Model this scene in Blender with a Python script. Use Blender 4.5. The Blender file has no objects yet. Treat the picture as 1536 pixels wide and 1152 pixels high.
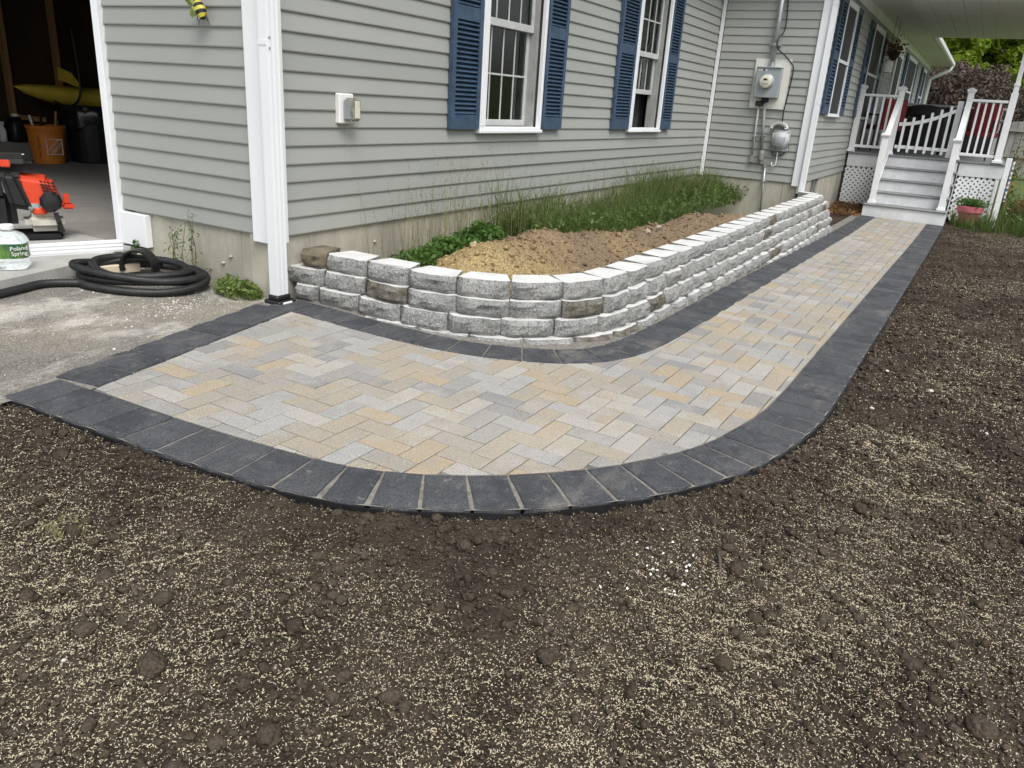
import bpy, bmesh, math, random
import numpy as np
from mathutils import Vector, Matrix
random.seed(7); RNG = np.random.default_rng(7)
SC = bpy.context.scene
COL = SC.collection
rad = math.radians

# ------------------------------------------------------------------ camera, sky, sun, exposure
CAM_R = np.array([[0.503969, -0.861441, 0.062727], [-0.268198, -0.22511, -0.936694], [0.821027, 0.455241, -0.344485]])          # rows: right, down, forward in world axes
CAM_C = np.array([-3.247, -3.442, 0.851])
FPX = 1167.15
cam = bpy.data.cameras.new('camera')
cam.sensor_width = 36.0; cam.lens = 36.0 * FPX / 1536.0
cam.clip_start = 0.05; cam.clip_end = 1000.0
camo = bpy.data.objects.new('camera', cam); COL.objects.link(camo)
m = Matrix.Identity(4)
for i in range(3):
    m[i][0] = CAM_R[0][i]; m[i][1] = -CAM_R[1][i]; m[i][2] = -CAM_R[2][i]; m[i][3] = CAM_C[i]
camo.matrix_world = m
SC.camera = camo

SUN_DIR = Vector((-0.52, -0.62, 1.25)).normalized()      # towards the sun
world = bpy.data.worlds.new('World'); SC.world = world; world.use_nodes = True
wn = world.node_tree; wn.nodes.clear()
sky = wn.nodes.new('ShaderNodeTexSky'); sky.sky_type = 'NISHITA'; sky.sun_disc = False
sky.sun_elevation = math.asin(SUN_DIR.z); sky.sun_rotation = math.atan2(SUN_DIR.x, SUN_DIR.y)
sky.air_density = 1.0; sky.dust_density = 3.0; sky.ozone_density = 1.0
hs = wn.nodes.new('ShaderNodeHueSaturation'); hs.inputs['Saturation'].default_value = 0.28
bg = wn.nodes.new('ShaderNodeBackground'); bg.inputs['Strength'].default_value = 0.15
wo = wn.nodes.new('ShaderNodeOutputWorld')
wn.links.new(sky.outputs[0], hs.inputs['Color']); wn.links.new(hs.outputs[0], bg.inputs[0]); wn.links.new(bg.outputs[0], wo.inputs[0])
sl = bpy.data.lights.new('sun', 'SUN'); sl.energy = 1.4; sl.angle = rad(32); sl.color = (1.0, 0.97, 0.92)
so = bpy.data.objects.new('sun', sl); COL.objects.link(so)
so.rotation_euler = SUN_DIR.to_track_quat('Z', 'Y').to_euler()
so.location = (-6, -8, 12)
SC.view_settings.view_transform = 'Standard'; SC.view_settings.look = 'None'
SC.view_settings.exposure = 0.6; SC.view_settings.gamma = 1.0; SC.view_settings.use_curve_mapping = False

# ------------------------------------------------------------------ helpers
E = 0.1016                                   # siding course
ORG = {}
def project(P):
    c = (np.asarray(P) - CAM_C) @ CAM_R.T
    return np.stack([768 + FPX * c[..., 0] / c[..., 2], 576 + FPX * c[..., 1] / c[..., 2], c[..., 2]], -1)

def tag(o, label=None, cat=None, group=None, kind=None):
    if label: o['label'] = label
    if cat: o['category'] = cat
    if group: o['group'] = group
    if kind: o['kind'] = kind
    return o

def thing(name, label, cat, loc=(0, 0, 0), group=None, kind=None):
    o = bpy.data.objects.new(name, None); COL.objects.link(o)
    o.location = loc; o.empty_display_size = 0.1; ORG[o] = Vector(loc)
    return tag(o, label, cat, group, kind)

class MB:
    def __init__(s): s.v = []; s.f = []
    def add(s, vs, fs):
        o = len(s.v); s.v += [tuple(v) for v in vs]; s.f += [tuple(i + o for i in f) for f in fs]; return s
    def hexa(s, p):
        return s.add(p, [(0, 3, 2, 1), (4, 5, 6, 7), (0, 1, 5, 4), (1, 2, 6, 5), (2, 3, 7, 6), (3, 0, 4, 7)])
    def box(s, a, b, T=None):
        (x0, y0, z0), (x1, y1, z1) = a, b
        p = [(x0, y0, z0), (x1, y0, z0), (x1, y1, z0), (x0, y1, z0), (x0, y0, z1), (x1, y0, z1), (x1, y1, z1), (x0, y1, z1)]
        if T: p = [T(*q) for q in p]
        return s.hexa(p)
    def bar(s, a, b, w, h, up=(0, 0, 1)):
        a = Vector(a); b = Vector(b); d = (b - a).normalized(); sd = d.cross(Vector(up)).normalized(); u = sd.cross(d)
        p = [q + sd * (sx * w / 2) + u * (sz * h / 2) for q in (a, b) for sx, sz in ((-1, -1), (1, -1), (1, 1), (-1, 1))]
        return s.hexa(p)
    def prism(s, poly, z0, z1):
        n = len(poly)
        return s.add([(x, y, z0) for x, y in poly] + [(x, y, z1) for x, y in poly],
                     [tuple(range(n - 1, -1, -1)), tuple(range(n, 2 * n))] + [(i, (i + 1) % n, n + (i + 1) % n, n + i) for i in range(n)])
    def tube(s, pts, r, n=8, cap=True, closed=False):
        pts = [Vector(p) for p in pts]; N = len(pts); rs = r if isinstance(r, (list, tuple, np.ndarray)) else [r] * N
        prev = None; vs = []
        for i, p in enumerate(pts):
            if closed: d = pts[(i + 1) % N] - pts[i - 1]
            else: d = pts[min(i + 1, N - 1)] - pts[max(i - 1, 0)]
            d.normalize()
            if prev is None:
                ref = Vector((0, 0, 1)) if abs(d.z) < 0.9 else Vector((1, 0, 0)); a = d.cross(ref).normalized()
            else: a = (prev - d * prev.dot(d)).normalized()
            prev = a; b = d.cross(a)
            for k in range(n):
                t = 2 * math.pi * k / n; vs.append(p + (a * math.cos(t) + b * math.sin(t)) * rs[i])
        fs = []
        for i in range(N if closed else N - 1):
            j = (i + 1) % N
            for k in range(n): fs.append((i * n + k, i * n + (k + 1) % n, j * n + (k + 1) % n, j * n + k))
        if cap and not closed: fs += [tuple(range(n - 1, -1, -1)), tuple((N - 1) * n + k for k in range(n))]
        return s.add(vs, fs)
    def lathe(s, prof, n=20, c=(0, 0, 0), sx=1, sy=1, sq=0, M=None):
        vs = []; fs = []
        for r, z in prof:
            for k in range(n):
                t = 2 * math.pi * k / n; x, y = math.cos(t), math.sin(t)
                if sq:
                    q = (abs(x) ** sq + abs(y) ** sq) ** (-1.0 / sq); x *= q; y *= q
                v = Vector((r * x * sx, r * y * sy, z))
                if M: v = M @ v
                vs.append(v + Vector(c))
        for i in range(len(prof) - 1):
            for k in range(n): fs.append((i * n + k, i * n + (k + 1) % n, (i + 1) * n + (k + 1) % n, (i + 1) * n + k))
        fs += [tuple(range(n - 1, -1, -1)), tuple((len(prof) - 1) * n + k for k in range(n))]
        return s.add(vs, fs)
    def mesh(s, name, bevel=0.0, recalc=True, smooth=False, off=(0, 0, 0), segs=1):
        bm = bmesh.new(); off = Vector(off)
        vv = [bm.verts.new(Vector(v) - off) for v in s.v]
        for f in s.f:
            try: bm.faces.new([vv[i] for i in f])
            except ValueError: pass
        if recalc: bmesh.ops.recalc_face_normals(bm, faces=bm.faces)
        if bevel: bmesh.ops.bevel(bm, geom=bm.edges[:], offset=bevel, segments=segs, affect='EDGES', clamp_overlap=True)
        me = bpy.data.meshes.new(name); bm.to_mesh(me); bm.free()
        if smooth:
            for p in me.polygons: p.use_smooth = True
        return me
    def build(s, name, mat, parent=None, bevel=0.0, smooth=False, recalc=True, segs=1):
        if parent is not None: off = ORG[parent]
        else:
            a = np.array(s.v); off = Vector(((a[:, 0].min() + a[:, 0].max()) / 2, (a[:, 1].min() + a[:, 1].max()) / 2, a[:, 2].min()))
        me = s.mesh(name, bevel, recalc, smooth, off, segs); me.materials.append(mat)
        o = bpy.data.objects.new(name, me); COL.objects.link(o)
        if parent is not None: o.parent = parent; ORG[o] = ORG[parent]
        else: o.location = off; ORG[o] = off
        return o

def np_mesh(name, V, F, mat, parent=None, smooth=False):
    V = np.asarray(V, np.float32); F = np.asarray(F, np.int32); k = F.shape[1]
    off = ORG[parent] if parent is not None else Vector((0, 0, 0))
    V = V - np.array(off, np.float32)
    me = bpy.data.meshes.new(name)
    me.vertices.add(len(V)); me.vertices.foreach_set('co', V.ravel())
    me.loops.add(F.size); me.loops.foreach_set('vertex_index', F.ravel())
    me.polygons.add(len(F)); me.polygons.foreach_set('loop_start', np.arange(len(F), dtype=np.int32) * k)
    me.polygons.foreach_set('loop_total', np.full(len(F), k, np.int32))
    if smooth: me.polygons.foreach_set('use_smooth', np.ones(len(F), bool))
    me.update(calc_edges=True); me.materials.append(mat)
    o = bpy.data.objects.new(name, me); COL.objects.link(o)
    if parent is not None: o.parent = parent
    ORG[o] = off
    return o

def put(name, me, parent, M):
    o = bpy.data.objects.new(name, me); COL.objects.link(o)
    if parent is not None:
        o.parent = parent; M = Matrix.Translation(-ORG[parent]) @ M
    o.matrix_local = M
    return o

def hash2(ix, iy, seed):
    h = np.sin(ix * 127.1 + iy * 311.7 + seed * 74.7) * 43758.5453
    return h - np.floor(h)
def vnoise(x, y, seed=0):
    ix = np.floor(x); iy = np.floor(y); fx = x - ix; fy = y - iy
    fx = fx * fx * (3 - 2 * fx); fy = fy * fy * (3 - 2 * fy)
    a = hash2(ix, iy, seed); b = hash2(ix + 1, iy, seed); c = hash2(ix, iy + 1, seed); d = hash2(ix + 1, iy + 1, seed)
    return (a + (b - a) * fx) * (1 - fy) + (c + (d - c) * fx) * fy - 0.5
def fbm(x, y, seed=0, oct=4):
    s = 0; a = 1.0
    for i in range(oct): s = s + a * vnoise(x * 2 ** i, y * 2 ** i, seed + i); a *= 0.5
    return s

GX = [-14, 0, 1.3, 3, 4.1, 5.5, 7.4, 8.4, 10.8, 12, 20, 60]
GZ = [-.30, -.36, -.371, -.402, -.430, -.466, -.520, -.540, -.562, -.570, -.62, -.62]
def gz(x, y):
    x = np.asarray(x, float); y = np.asarray(y, float); z = 0
    for d in (-.6, -.3, 0, .3, .6): z = z + np.interp(x + d, GX, GZ) / 5
    return z + 0.0168 * np.clip(y, -6, 0)
def gframe(x, y, ang, dz=0.0, tilt=0.0):
    h = 0.05; z = float(gz(x, y)); dx = float(gz(x + h, y) - gz(x - h, y)) / (2 * h); dy = float(gz(x, y + h) - gz(x, y - h)) / (2 * h)
    n = Vector((-dx + random.gauss(0, tilt), -dy + random.gauss(0, tilt), 1)).normalized()
    a = Vector((math.cos(ang), math.sin(ang), 0)); a = (a - n * a.dot(n)).normalized(); b = n.cross(a)
    M = Matrix.Identity(4)
    for i in range(3): M[i][0] = a[i]; M[i][1] = b[i]; M[i][2] = n[i]
    M[0][3], M[1][3], M[2][3] = x, y, z + dz
    return M

def spline(P, step=0.02):
    P = [np.array(p, float) for p in P]; Q = [2 * P[0] - P[1]] + P + [2 * P[-1] - P[-2]]; out = []
    for i in range(1, len(Q) - 2):
        p0, p1, p2, p3 = Q[i - 1:i + 3]; n = max(2, int(np.linalg.norm(p2 - p1) / 0.01))
        for k in range(n):
            t = k / n
            out.append(0.5 * (2 * p1 + (p2 - p0) * t + (2 * p0 - 5 * p1 + 4 * p2 - p3) * t * t + (3 * p1 - p0 - 3 * p2 + p3) * t ** 3))
    out.append(P[-1]); out = np.array(out)
    d = np.r_[0, np.cumsum(np.linalg.norm(np.diff(out, axis=0), axis=1))]
    s = np.arange(0, d[-1], step); s = np.r_[s, d[-1]]
    return np.stack([np.interp(s, d, out[:, i]) for i in range(out.shape[1])], 1)
class Curve:
    def __init__(s, pts):
        s.p = pts; s.d = np.r_[0, np.cumsum(np.linalg.norm(np.diff(pts, axis=0), axis=1))]; s.L = s.d[-1]
    def at(s, t): return np.array([np.interp(t, s.d, s.p[:, 0]), np.interp(t, s.d, s.p[:, 1])])
    def tan(s, t):
        a = s.at(max(0, t - .04)); b = s.at(min(s.L, t + .04)); v = b - a; return v / np.linalg.norm(v)
def offset(pts, d):
    t = np.gradient(pts, axis=0); t /= np.linalg.norm(t, axis=1)[:, None]
    return pts + np.stack([-t[:, 1], t[:, 0]], 1) * d          # to the left of travel
def inside(px, py, poly):
    r = np.zeros(px.shape, bool); n = len(poly)
    for i in range(n):
        x0, y0 = poly[i]; x1, y1 = poly[(i + 1) % n]
        if y0 == y1: continue
        c = ((y0 > py) != (y1 > py)) & (px < (x1 - x0) * (py - y0) / (y1 - y0) + x0); r ^= c
    return r
def pdist(px, py, pl):
    best = np.full(px.shape, 1e9)
    for i in range(len(pl) - 1):
        a = pl[i]; b = pl[i + 1]; d = b - a; L = d @ d
        if L < 1e-12: continue
        t = np.clip(((px - a[0]) * d[0] + (py - a[1]) * d[1]) / L, 0, 1)
        best = np.minimum(best, np.hypot(px - a[0] - t * d[0], py - a[1] - t * d[1]))
    return best

# ------------------------------------------------------------------ materials
def srgb(r, g, b):
    f = lambda c: (c / 255) / 12.92 if c <= 10 else (((c / 255) + 0.055) / 1.055) ** 2.4
    return (f(r), f(g), f(b))
class Mat:
    def __init__(s, name, rough=0.6, spec=0.4, metal=0.0):
        s.m = bpy.data.materials.new(name); s.m.use_nodes = True; s.t = s.m.node_tree; s.t.nodes.clear()
        s.out = s.t.nodes.new('ShaderNodeOutputMaterial'); s.b = s.t.nodes.new('ShaderNodeBsdfPrincipled')
        s.t.links.new(s.b.outputs[0], s.out.inputs[0])
        s.b.inputs['Roughness'].default_value = rough; s.b.inputs['Specular IOR Level'].default_value = spec; s.b.inputs['Metallic'].default_value = metal
        g = s.t.nodes.new('ShaderNodeNewGeometry'); s.pos = g.outputs['Position']; s.oi = None
    def n(s, t, **kw):
        x = s.t.nodes.new(t)
        for k, v in kw.items(): setattr(x, k, v)
        return x
    def l(s, a, b): s.t.links.new(a, b)
    def val(s, v, inp):
        if hasattr(v, 'is_output') or isinstance(v, bpy.types.NodeSocket): s.l(v, inp)
        else:
            if isinstance(v, (tuple, list)) and len(v) == 3 and inp.type == 'RGBA': v = (*v, 1)
            inp.default_value = v
    def rnd(s):
        if s.oi is None: s.oi = s.n('ShaderNodeObjectInfo').outputs['Random']
        return s.oi
    def attr(s, name):
        return s.n('ShaderNodeAttribute', attribute_name=name).outputs['Fac']
    def scaled(s, sc, vec=None):
        mp = s.n('ShaderNodeMapping'); s.l(vec or s.pos, mp.inputs[0]); mp.inputs['Scale'].default_value = sc if isinstance(sc, tuple) else (sc, sc, sc); return mp.outputs[0]
    def noise(s, sc, detail=3, rough=0.55, dist=0.0, vec=None, off=None):
        x = s.n('ShaderNodeTexNoise'); x.inputs['Scale'].default_value = 1; x.inputs['Detail'].default_value = detail; x.inputs['Roughness'].default_value = rough; x.inputs['Distortion'].default_value = dist
        v = s.scaled(sc, vec)
        if off is not None:
            a = s.n('ShaderNodeVectorMath', operation='ADD'); s.l(v, a.inputs[0]); s.val(off, a.inputs[1]); v = a.outputs[0]
        s.l(v, x.inputs['Vector']); return x.outputs['Fac']
    def voro(s, sc, feat='F1', out='Distance'):
        x = s.n('ShaderNodeTexVoronoi', feature=feat); x.inputs['Scale'].default_value = 1; s.l(s.scaled(sc), x.inputs['Vector']); return x.outputs[out]
    def math(s, op, a, b=0.0, c=None, clamp=False):
        x = s.n('ShaderNodeMath', operation=op, use_clamp=clamp); s.val(a, x.inputs[0]); s.val(b, x.inputs[1])
        if c is not None: s.val(c, x.inputs[2])
        return x.outputs[0]
    def ramp(s, v, lo, hi, a=0.0, b=1.0):
        x = s.n('ShaderNodeMapRange'); s.val(v, x.inputs['Value']); x.inputs['From Min'].default_value = lo; x.inputs['From Max'].default_value = hi
        x.inputs['To Min'].default_value = a; x.inputs['To Max'].default_value = b; return x.outputs[0]
    def cramp(s, v, stops, const=False):
        x = s.n('ShaderNodeValToRGB'); r = x.color_ramp; r.interpolation = 'CONSTANT' if const else 'LINEAR'
        while len(r.elements) < len(stops): r.elements.new(0.5)
        for e, (p, c) in zip(r.elements, stops): e.position = p; e.color = (*c, 1)
        s.l(v, x.inputs[0]); return x.outputs[0]
    def mix(s, f, a, b, mode='MIX'):
        x = s.n('ShaderNodeMix', data_type='RGBA', blend_type=mode); s.val(f, x.inputs[0]); s.val(a, x.inputs[6]); s.val(b, x.inputs[7]); return x.outputs[2]
    def col(s, c): s.val(c, s.b.inputs['Base Color']); return s
    def rough(s, v): s.val(v, s.b.inputs['Roughness']); return s
    def bump(s, h, strength=0.3, dist=0.01):
        x = s.n('ShaderNodeBump'); x.inputs['Strength'].default_value = strength; x.inputs['Distance'].default_value = dist; s.l(h, x.inputs['Height']); s.l(x.outputs[0], s.b.inputs['Normal']); return s

def plain(name, c, rough=0.5, var=0.12, sc=6.0, bump=0.0, bsc=80.0, spec=0.4, metal=0.0, dirt=None):
    M = Mat(name, rough, spec, metal)
    n1 = M.noise(sc, 4); k = tuple(max(0, x * (1 - var)) for x in c); h = tuple(min(1, x * (1 + var)) for x in c)
    colr = M.mix(M.ramp(n1, .3, .7), k, h)
    if dirt: colr = M.mix(M.ramp(M.noise(sc * 2.3, 5, .7, off=(5, 3, 9)), .55, .75, 0, dirt[1]), colr, dirt[0])
    M.col(colr); M.rough(M.ramp(M.noise(sc * 4), .3, .7, max(0, rough - .08), min(1, rough + .08)))
    if bump: M.bump(M.noise(bsc, 3), bump, 0.004)
    return M.m

def m_siding():
    M = Mat('vinyl_siding', 0.55, 0.35)
    r = M.rnd(); c = M.mix(r, (0.305, 0.318, 0.295), (0.345, 0.355, 0.332))
    streak = M.noise((0.9, 0.9, 0.35), 3); c = M.mix(M.ramp(streak, .35, .7, 0, .35), c, (0.27, 0.28, 0.26))
    blot = M.noise(3.0, 5, .65); c = M.mix(M.ramp(blot, .58, .8, 0, .35), c, (0.36, 0.36, 0.34))
    M.col(c)
    g = M.noise((6, 6, 160), 3, .6); M.bump(g, 0.12, 0.003); return M.m
def m_trim():
    M = Mat('white_trim', 0.45, 0.4)
    c = M.mix(M.ramp(M.noise((2, 2, .7), 4), .4, .75), (0.80, 0.82, 0.84), (0.70, 0.72, 0.73))
    c = M.mix(M.ramp(M.noise(40, 4, .7), .62, .8, 0, .4), c, (0.55, 0.55, 0.52)); M.col(c)
    M.bump(M.noise((30, 30, 8), 2), 0.05, 0.003); return M.m
def m_concrete(name, c, dark, light, stain=0.5):
    M = Mat(name, 0.85, 0.25)
    x = M.mix(M.ramp(M.noise(2.2, 6, .65), .35, .68), dark, light); x = M.mix(.45, x, c)
    x = M.mix(M.ramp(M.noise((5, 5, 1.2), 5, .7, .4), .44, .66, 0, stain), x, tuple(v * .62 for v in c))
    x = M.mix(M.ramp(M.noise(120, 3), .35, .75, 0, .35), x, tuple(v * .6 for v in c))
    pit = M.voro(22); M.col(x)
    M.bump(M.math('ADD', M.noise(60, 4), M.ramp(pit, 0, .12, -1.2, 0)), 0.25, 0.006); return M.m
def paver_nodes(M, rnd):
    base = M.cramp(rnd, [(0.0, (.405, .33, .222)), (.12, (.38, .328, .25)), (.24, (.355, .320, .265)), (.38, (.305, .300, .285)),
                         (.54, (.375, .372, .358)), (.70, (.245, .247, .247)), (.79, (.335, .305, .250)), (.88, (.43, .41, .365))], True)
    off = M.n('ShaderNodeCombineXYZ'); sv = M.math('MULTIPLY', rnd, 37.0)
    for i in range(3): M.l(sv, off.inputs[i])
    b1 = M.noise(9.0, 3, .5, .3, off=off.outputs[0]); tint = M.cramp(M.math('FRACT', M.math('MULTIPLY', rnd, 7.31)), [(0, (.30, .297, .288)), (.45, (.385, .328, .242)), (.65, (.41, .40, .38))], True)
    c = M.mix(M.ramp(b1, .46, .64, 0, .6), base, tint)
    c = M.mix(M.ramp(M.noise(260, 3, .65), .40, .58, .55, 0), c, (.115, .10, .085))
    c = M.mix(M.ramp(M.noise(330, 2, .6, off=(3, 7, 1)), .55, .68, 0, .6), c, (.66, .63, .57))
    c = M.mix(M.ramp(M.noise(1.3, 5, .6), .5, .75, 0, .3), c, (.46, .43, .38))
    M.col(c); M.rough(.88)
    M.bump(M.math('ADD', M.noise(240, 2), M.math('MULTIPLY', M.noise(40, 3), 1.5)), 0.5, 0.004)
def m_paver(attr=False):
    M = Mat('tan_paver_far' if attr else 'tan_paver', .88, .2); paver_nodes(M, M.attr('rnd') if attr else M.rnd()); return M.m
def m_border():
    M = Mat('charcoal_paver', .78, .35); r = M.rnd()
    c = M.cramp(r, [(0, (.050, .054, .062)), (.4, (.064, .067, .075)), (.7, (.080, .083, .090)), (.9, (.058, .060, .066))], True)
    c = M.mix(M.ramp(M.noise(6, 6, .75, .5), .42, .62, 0, .65), c, (.125, .13, .138))
    c = M.mix(M.ramp(M.noise(170, 4, .7), .40, .56, .75, 0), c, (.022, .024, .027))
    c = M.mix(M.ramp(M.noise(22, 7, .8, .6), .58, .70, 0, .6), c, (.30, .29, .27))
    c = M.mix(M.ramp(M.noise((2.0, 5.0, 2), 6, .7, off=(4, 4, 0)), .56, .74, 0, .5), c, (.27, .245, .21))
    M.col(c); M.bump(M.math('ADD', M.noise(150, 4, .7), M.math('MULTIPLY', M.noise(25, 3), 2)), .7, .007); return M.m
def m_block():
    M = Mat('split_face_block', .9, .2); r = M.rnd()
    c = M.mix(M.ramp(M.noise(7, 5, .65), .35, .65), (.31, .313, .303), (.46, .46, .445))
    c = M.mix(M.ramp(M.noise(75, 5, .75), .38, .52, .85, 0), c, (.13, .13, .125))
    c = M.mix(M.ramp(M.noise(130, 3, .6), .55, .68, 0, .7), c, (.66, .66, .64))
    st = M.ramp(r, .93, .935); c = M.mix(M.math('MULTIPLY', st, M.ramp(M.noise(12, 5, .7), .35, .6, .35, .9)), c, (.12, .10, .06))
    c = M.mix(M.ramp(M.noise(3.5, 5, .6, off=(8, 1, 3)), .57, .72, 0, .35), c, (.22, .205, .165))
    M.col(c); M.bump(M.math('ADD', M.noise(38, 6, .75), M.math('MULTIPLY', M.noise(140, 3), .6)), 1.0, .022); return M.m
def m_soil(name='topsoil', a=(.040, .0305, .0225), b=(.094, .073, .054), seeds=True):
    M = Mat(name, .95, .12)
    c = M.mix(M.ramp(M.noise(3.5, 6, .7), .35, .65), a, b)
    c = M.mix(M.ramp(M.noise(140, 3, .6), .35, .6, .6, 0), c, tuple(v * .55 for v in a))
    c = M.mix(M.ramp(M.noise(60, 4, .7, off=(2, 5, 8)), .58, .75, 0, .5), c, tuple(v * 1.5 for v in b))
    M.col(c)
    v = M.voro(70); M.bump(M.math('ADD', M.noise(110, 4, .7), M.math('MULTIPLY', v, -1.0)), .9, .012); return M.m
def m_asphalt():
    M = Mat('driveway_asphalt', .92, .2)
    c = M.mix(M.ramp(M.noise(95, 4, .75), .40, .60), (.07, .07, .068), (.21, .205, .19))
    dust = M.noise((1.1, 1.6, 1), 8, .72, .15)
    c = M.mix(M.ramp(dust, .40, .60, .10, .80), c, M.mix(M.ramp(M.noise(110, 4, .75), .40, .60), (.13, .12, .09), (.40, .365, .29)))
    c = M.mix(M.ramp(M.noise((1.3, 2.2, 1), 9, .74, .15, off=(11, 4, 0)), .50, .62, 0, .85), c, M.mix(M.ramp(M.noise(120, 4, .75), .38, .62), (.30, .28, .24), (.68, .66, .60)))
    c = M.mix(M.ramp(M.noise(120, 3, .6, off=(3, 9, 2)), .58, .68, 0, .6), c, (.55, .53, .48))
    M.col(c); M.bump(M.noise(120, 4, .7), .7, .008); return M.m
def m_sand():
    M = Mat('builders_sand', .95, .1)
    t = M.ramp(M.noise((1.2, 1.2, 1), 4, .6), .42, .58)
    sx = M.n('ShaderNodeSeparateXYZ'); M.l(M.pos, sx.inputs[0]); t = M.math('ADD', M.ramp(sx.outputs[0], .95, 1.75), M.math('MULTIPLY', M.math('SUBTRACT', t, .5), .6), clamp=True)
    c = M.mix(t, (.56, .42, .205), (.29, .215, .14))
    c = M.mix(M.ramp(M.noise(70, 4, .7), .40, .58, .7, 0), c, (.14, .105, .065)); c = M.mix(M.ramp(M.noise(90, 3, .6, off=(7, 7, 0)), .60, .74, 0, .6), c, (.66, .55, .38))
    M.col(c); M.bump(M.math('ADD', M.noise(60, 5, .7), M.math('MULTIPLY', M.voro(38), -.5)), 1.0, .022); return M.m
def m_leaf(name, a, b, rough=.55, tl=.35):
    M = Mat(name, rough, .3); M.col(M.mix(M.ramp(M.noise(9.0, 3), .35, .65), a, b))
    tr = M.n('ShaderNodeBsdfTranslucent'); M.val(tuple(x * 1.2 for x in b), tr.inputs[0]); mx = M.n('ShaderNodeMixShader'); mx.inputs[0].default_value = tl
    M.l(M.b.outputs[0], mx.inputs[1]); M.l(tr.outputs[0], mx.inputs[2]); M.l(mx.outputs[0], M.out.inputs[0]); return M.m
def m_glass():
    M = Mat('window_glass', .02, .5); M.col((.02, .025, .025))
    tr = M.n('ShaderNodeBsdfTransparent'); tr.inputs[0].default_value = (.75, .79, .77, 1); gl = M.n('ShaderNodeBsdfGlossy'); gl.inputs['Roughness'].default_value = .015; gl.inputs[0].default_value = (.9, .95, .93, 1)
    fr = M.n('ShaderNodeFresnel'); fr.inputs[0].default_value = 1.5; mx = M.n('ShaderNodeMixShader'); M.l(M.ramp(fr.outputs[0], 0, 1, .0, 1.0), mx.inputs[0]); M.l(tr.outputs[0], mx.inputs[1]); M.l(gl.outputs[0], mx.inputs[2]); M.l(mx.outputs[0], M.out.inputs[0]); return M.m
def m_wood(name, a, b, sc=(3, 3, 40)):
    M = Mat(name, .7, .25); M.col(M.mix(M.ramp(M.noise(sc, 5, .6, .6), .3, .7), a, b)); M.bump(M.noise(sc, 4), .15, .003); return M.m

SIDING = m_siding(); TRIM = m_trim()
FOUND = m_concrete('foundation_concrete', (.46, .44, .365), (.29, .275, .225), (.60, .575, .49), .75)
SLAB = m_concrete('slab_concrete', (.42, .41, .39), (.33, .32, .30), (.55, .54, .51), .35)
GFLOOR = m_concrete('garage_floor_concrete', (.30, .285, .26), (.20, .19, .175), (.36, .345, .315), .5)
BLOCKTOP = plain('block_top', (.60, .60, .585), .9, .14, 9, .3, 120, dirt=((.42, .40, .36), .5))
PAVER = m_paver(); PAVER_FAR = m_paver(True); BORDER = m_border(); BLOCK = m_block()
SOIL = m_soil(); CLOD = m_soil('dirt_clod', (.063, .049, .0365), (.128, .101, .075))  # ground darker than its crumbs; shade of the gaps put into the colour
MULCH = m_soil('bed_soil', (.05, .035, .024), (.11, .075, .05)); JOINT = plain('joint_sand', (.19, .178, .155), .95, .35, 40, .4)
ASPHALT = m_asphalt(); SAND = m_sand(); GLASS = m_glass()
SHUT = plain('blue_shutter', (.038, .070, .120), .5, .25, 14, .12, 60, dirt=((.14, .18, .235), .4))
SASH = plain('sash_white', (.50, .51, .50), .5, .1, 5, dirt=((.25, .25, .22), .4))
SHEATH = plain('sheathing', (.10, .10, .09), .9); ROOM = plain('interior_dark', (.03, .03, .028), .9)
CURTAIN = plain('dark_curtain', (.045, .05, .048), .9, .3, 8); BLIND = plain('window_blind', (.30, .30, .28), .7)
SCREEN = plain('insect_screen', (.018, .019, .020), .6, .15)
VINYL = plain('white_vinyl', (.80, .81, .82), .4, .05, 3, dirt=((.6, .6, .58), .3)); TREAD = plain('grey_tread', (.21, .215, .22), .6, .15, 8, .1)
RISER = plain('pale_riser', (.68, .70, .71), .55, .1, 5, dirt=((.42, .42, .41), .5)); SOFFIT = plain('soffit', (.62, .63, .58), .6, .05, 3)
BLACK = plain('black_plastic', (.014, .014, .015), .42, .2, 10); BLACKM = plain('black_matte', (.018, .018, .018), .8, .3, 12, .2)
HOSE = plain('black_hose', (.017, .0175, .018), .5, .3, 20); GALV = plain('galvanised', (.42, .45, .46), .42, .15, 9, metal=.55)
METER = plain('meter_grey', (.33, .36, .38), .45, .1, 9, metal=.25); UTIL = plain('utility_grey', (.40, .41, .42), .5, .1, 6); PIPE = plain('grey_pvc', (.25, .25, .235), .6, .2, 10)
BOARDW = plain('white_backboard', (.66, .66, .60), .6, .08, 4, dirt=((.45, .44, .38), .4)); CREAM = plain('meter_face', (.62, .60, .50), .4)
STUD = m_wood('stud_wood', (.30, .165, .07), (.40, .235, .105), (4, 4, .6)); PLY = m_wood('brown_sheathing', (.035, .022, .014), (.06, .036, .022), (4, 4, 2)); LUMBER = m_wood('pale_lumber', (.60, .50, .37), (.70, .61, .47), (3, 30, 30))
ORANGE = plain('bucket_orange', (.62, .21, .03), .45, .1); RED = plain('engine_red', (.66, .065, .025), .38, .08, 12); TANK = plain('fuel_tank', (.52, .50, .43), .4, .15, 14, dirt=((.35, .30, .2), .5))
YELLOW = plain('kayak_yellow', (.55, .42, .05), .45, .15); WHITEP = plain('white_plastic', (.78, .78, .76), .4, .04)
SEED = plain('grass_seed', (.60, .52, .37), .8, .3, 700); CHIP = plain('pale_chip', (.56, .54, .49), .8, .15, 50)
LEAF_G = m_leaf('weed_leaf', (.045, .10, .018), (.10, .19, .04)); GRASS = m_leaf('grass_blade', (.05, .085, .018), (.13, .19, .05)); STRAW = m_leaf('seed_stem', (.15, .15, .06), (.28, .26, .13), .7, .2)

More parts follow.
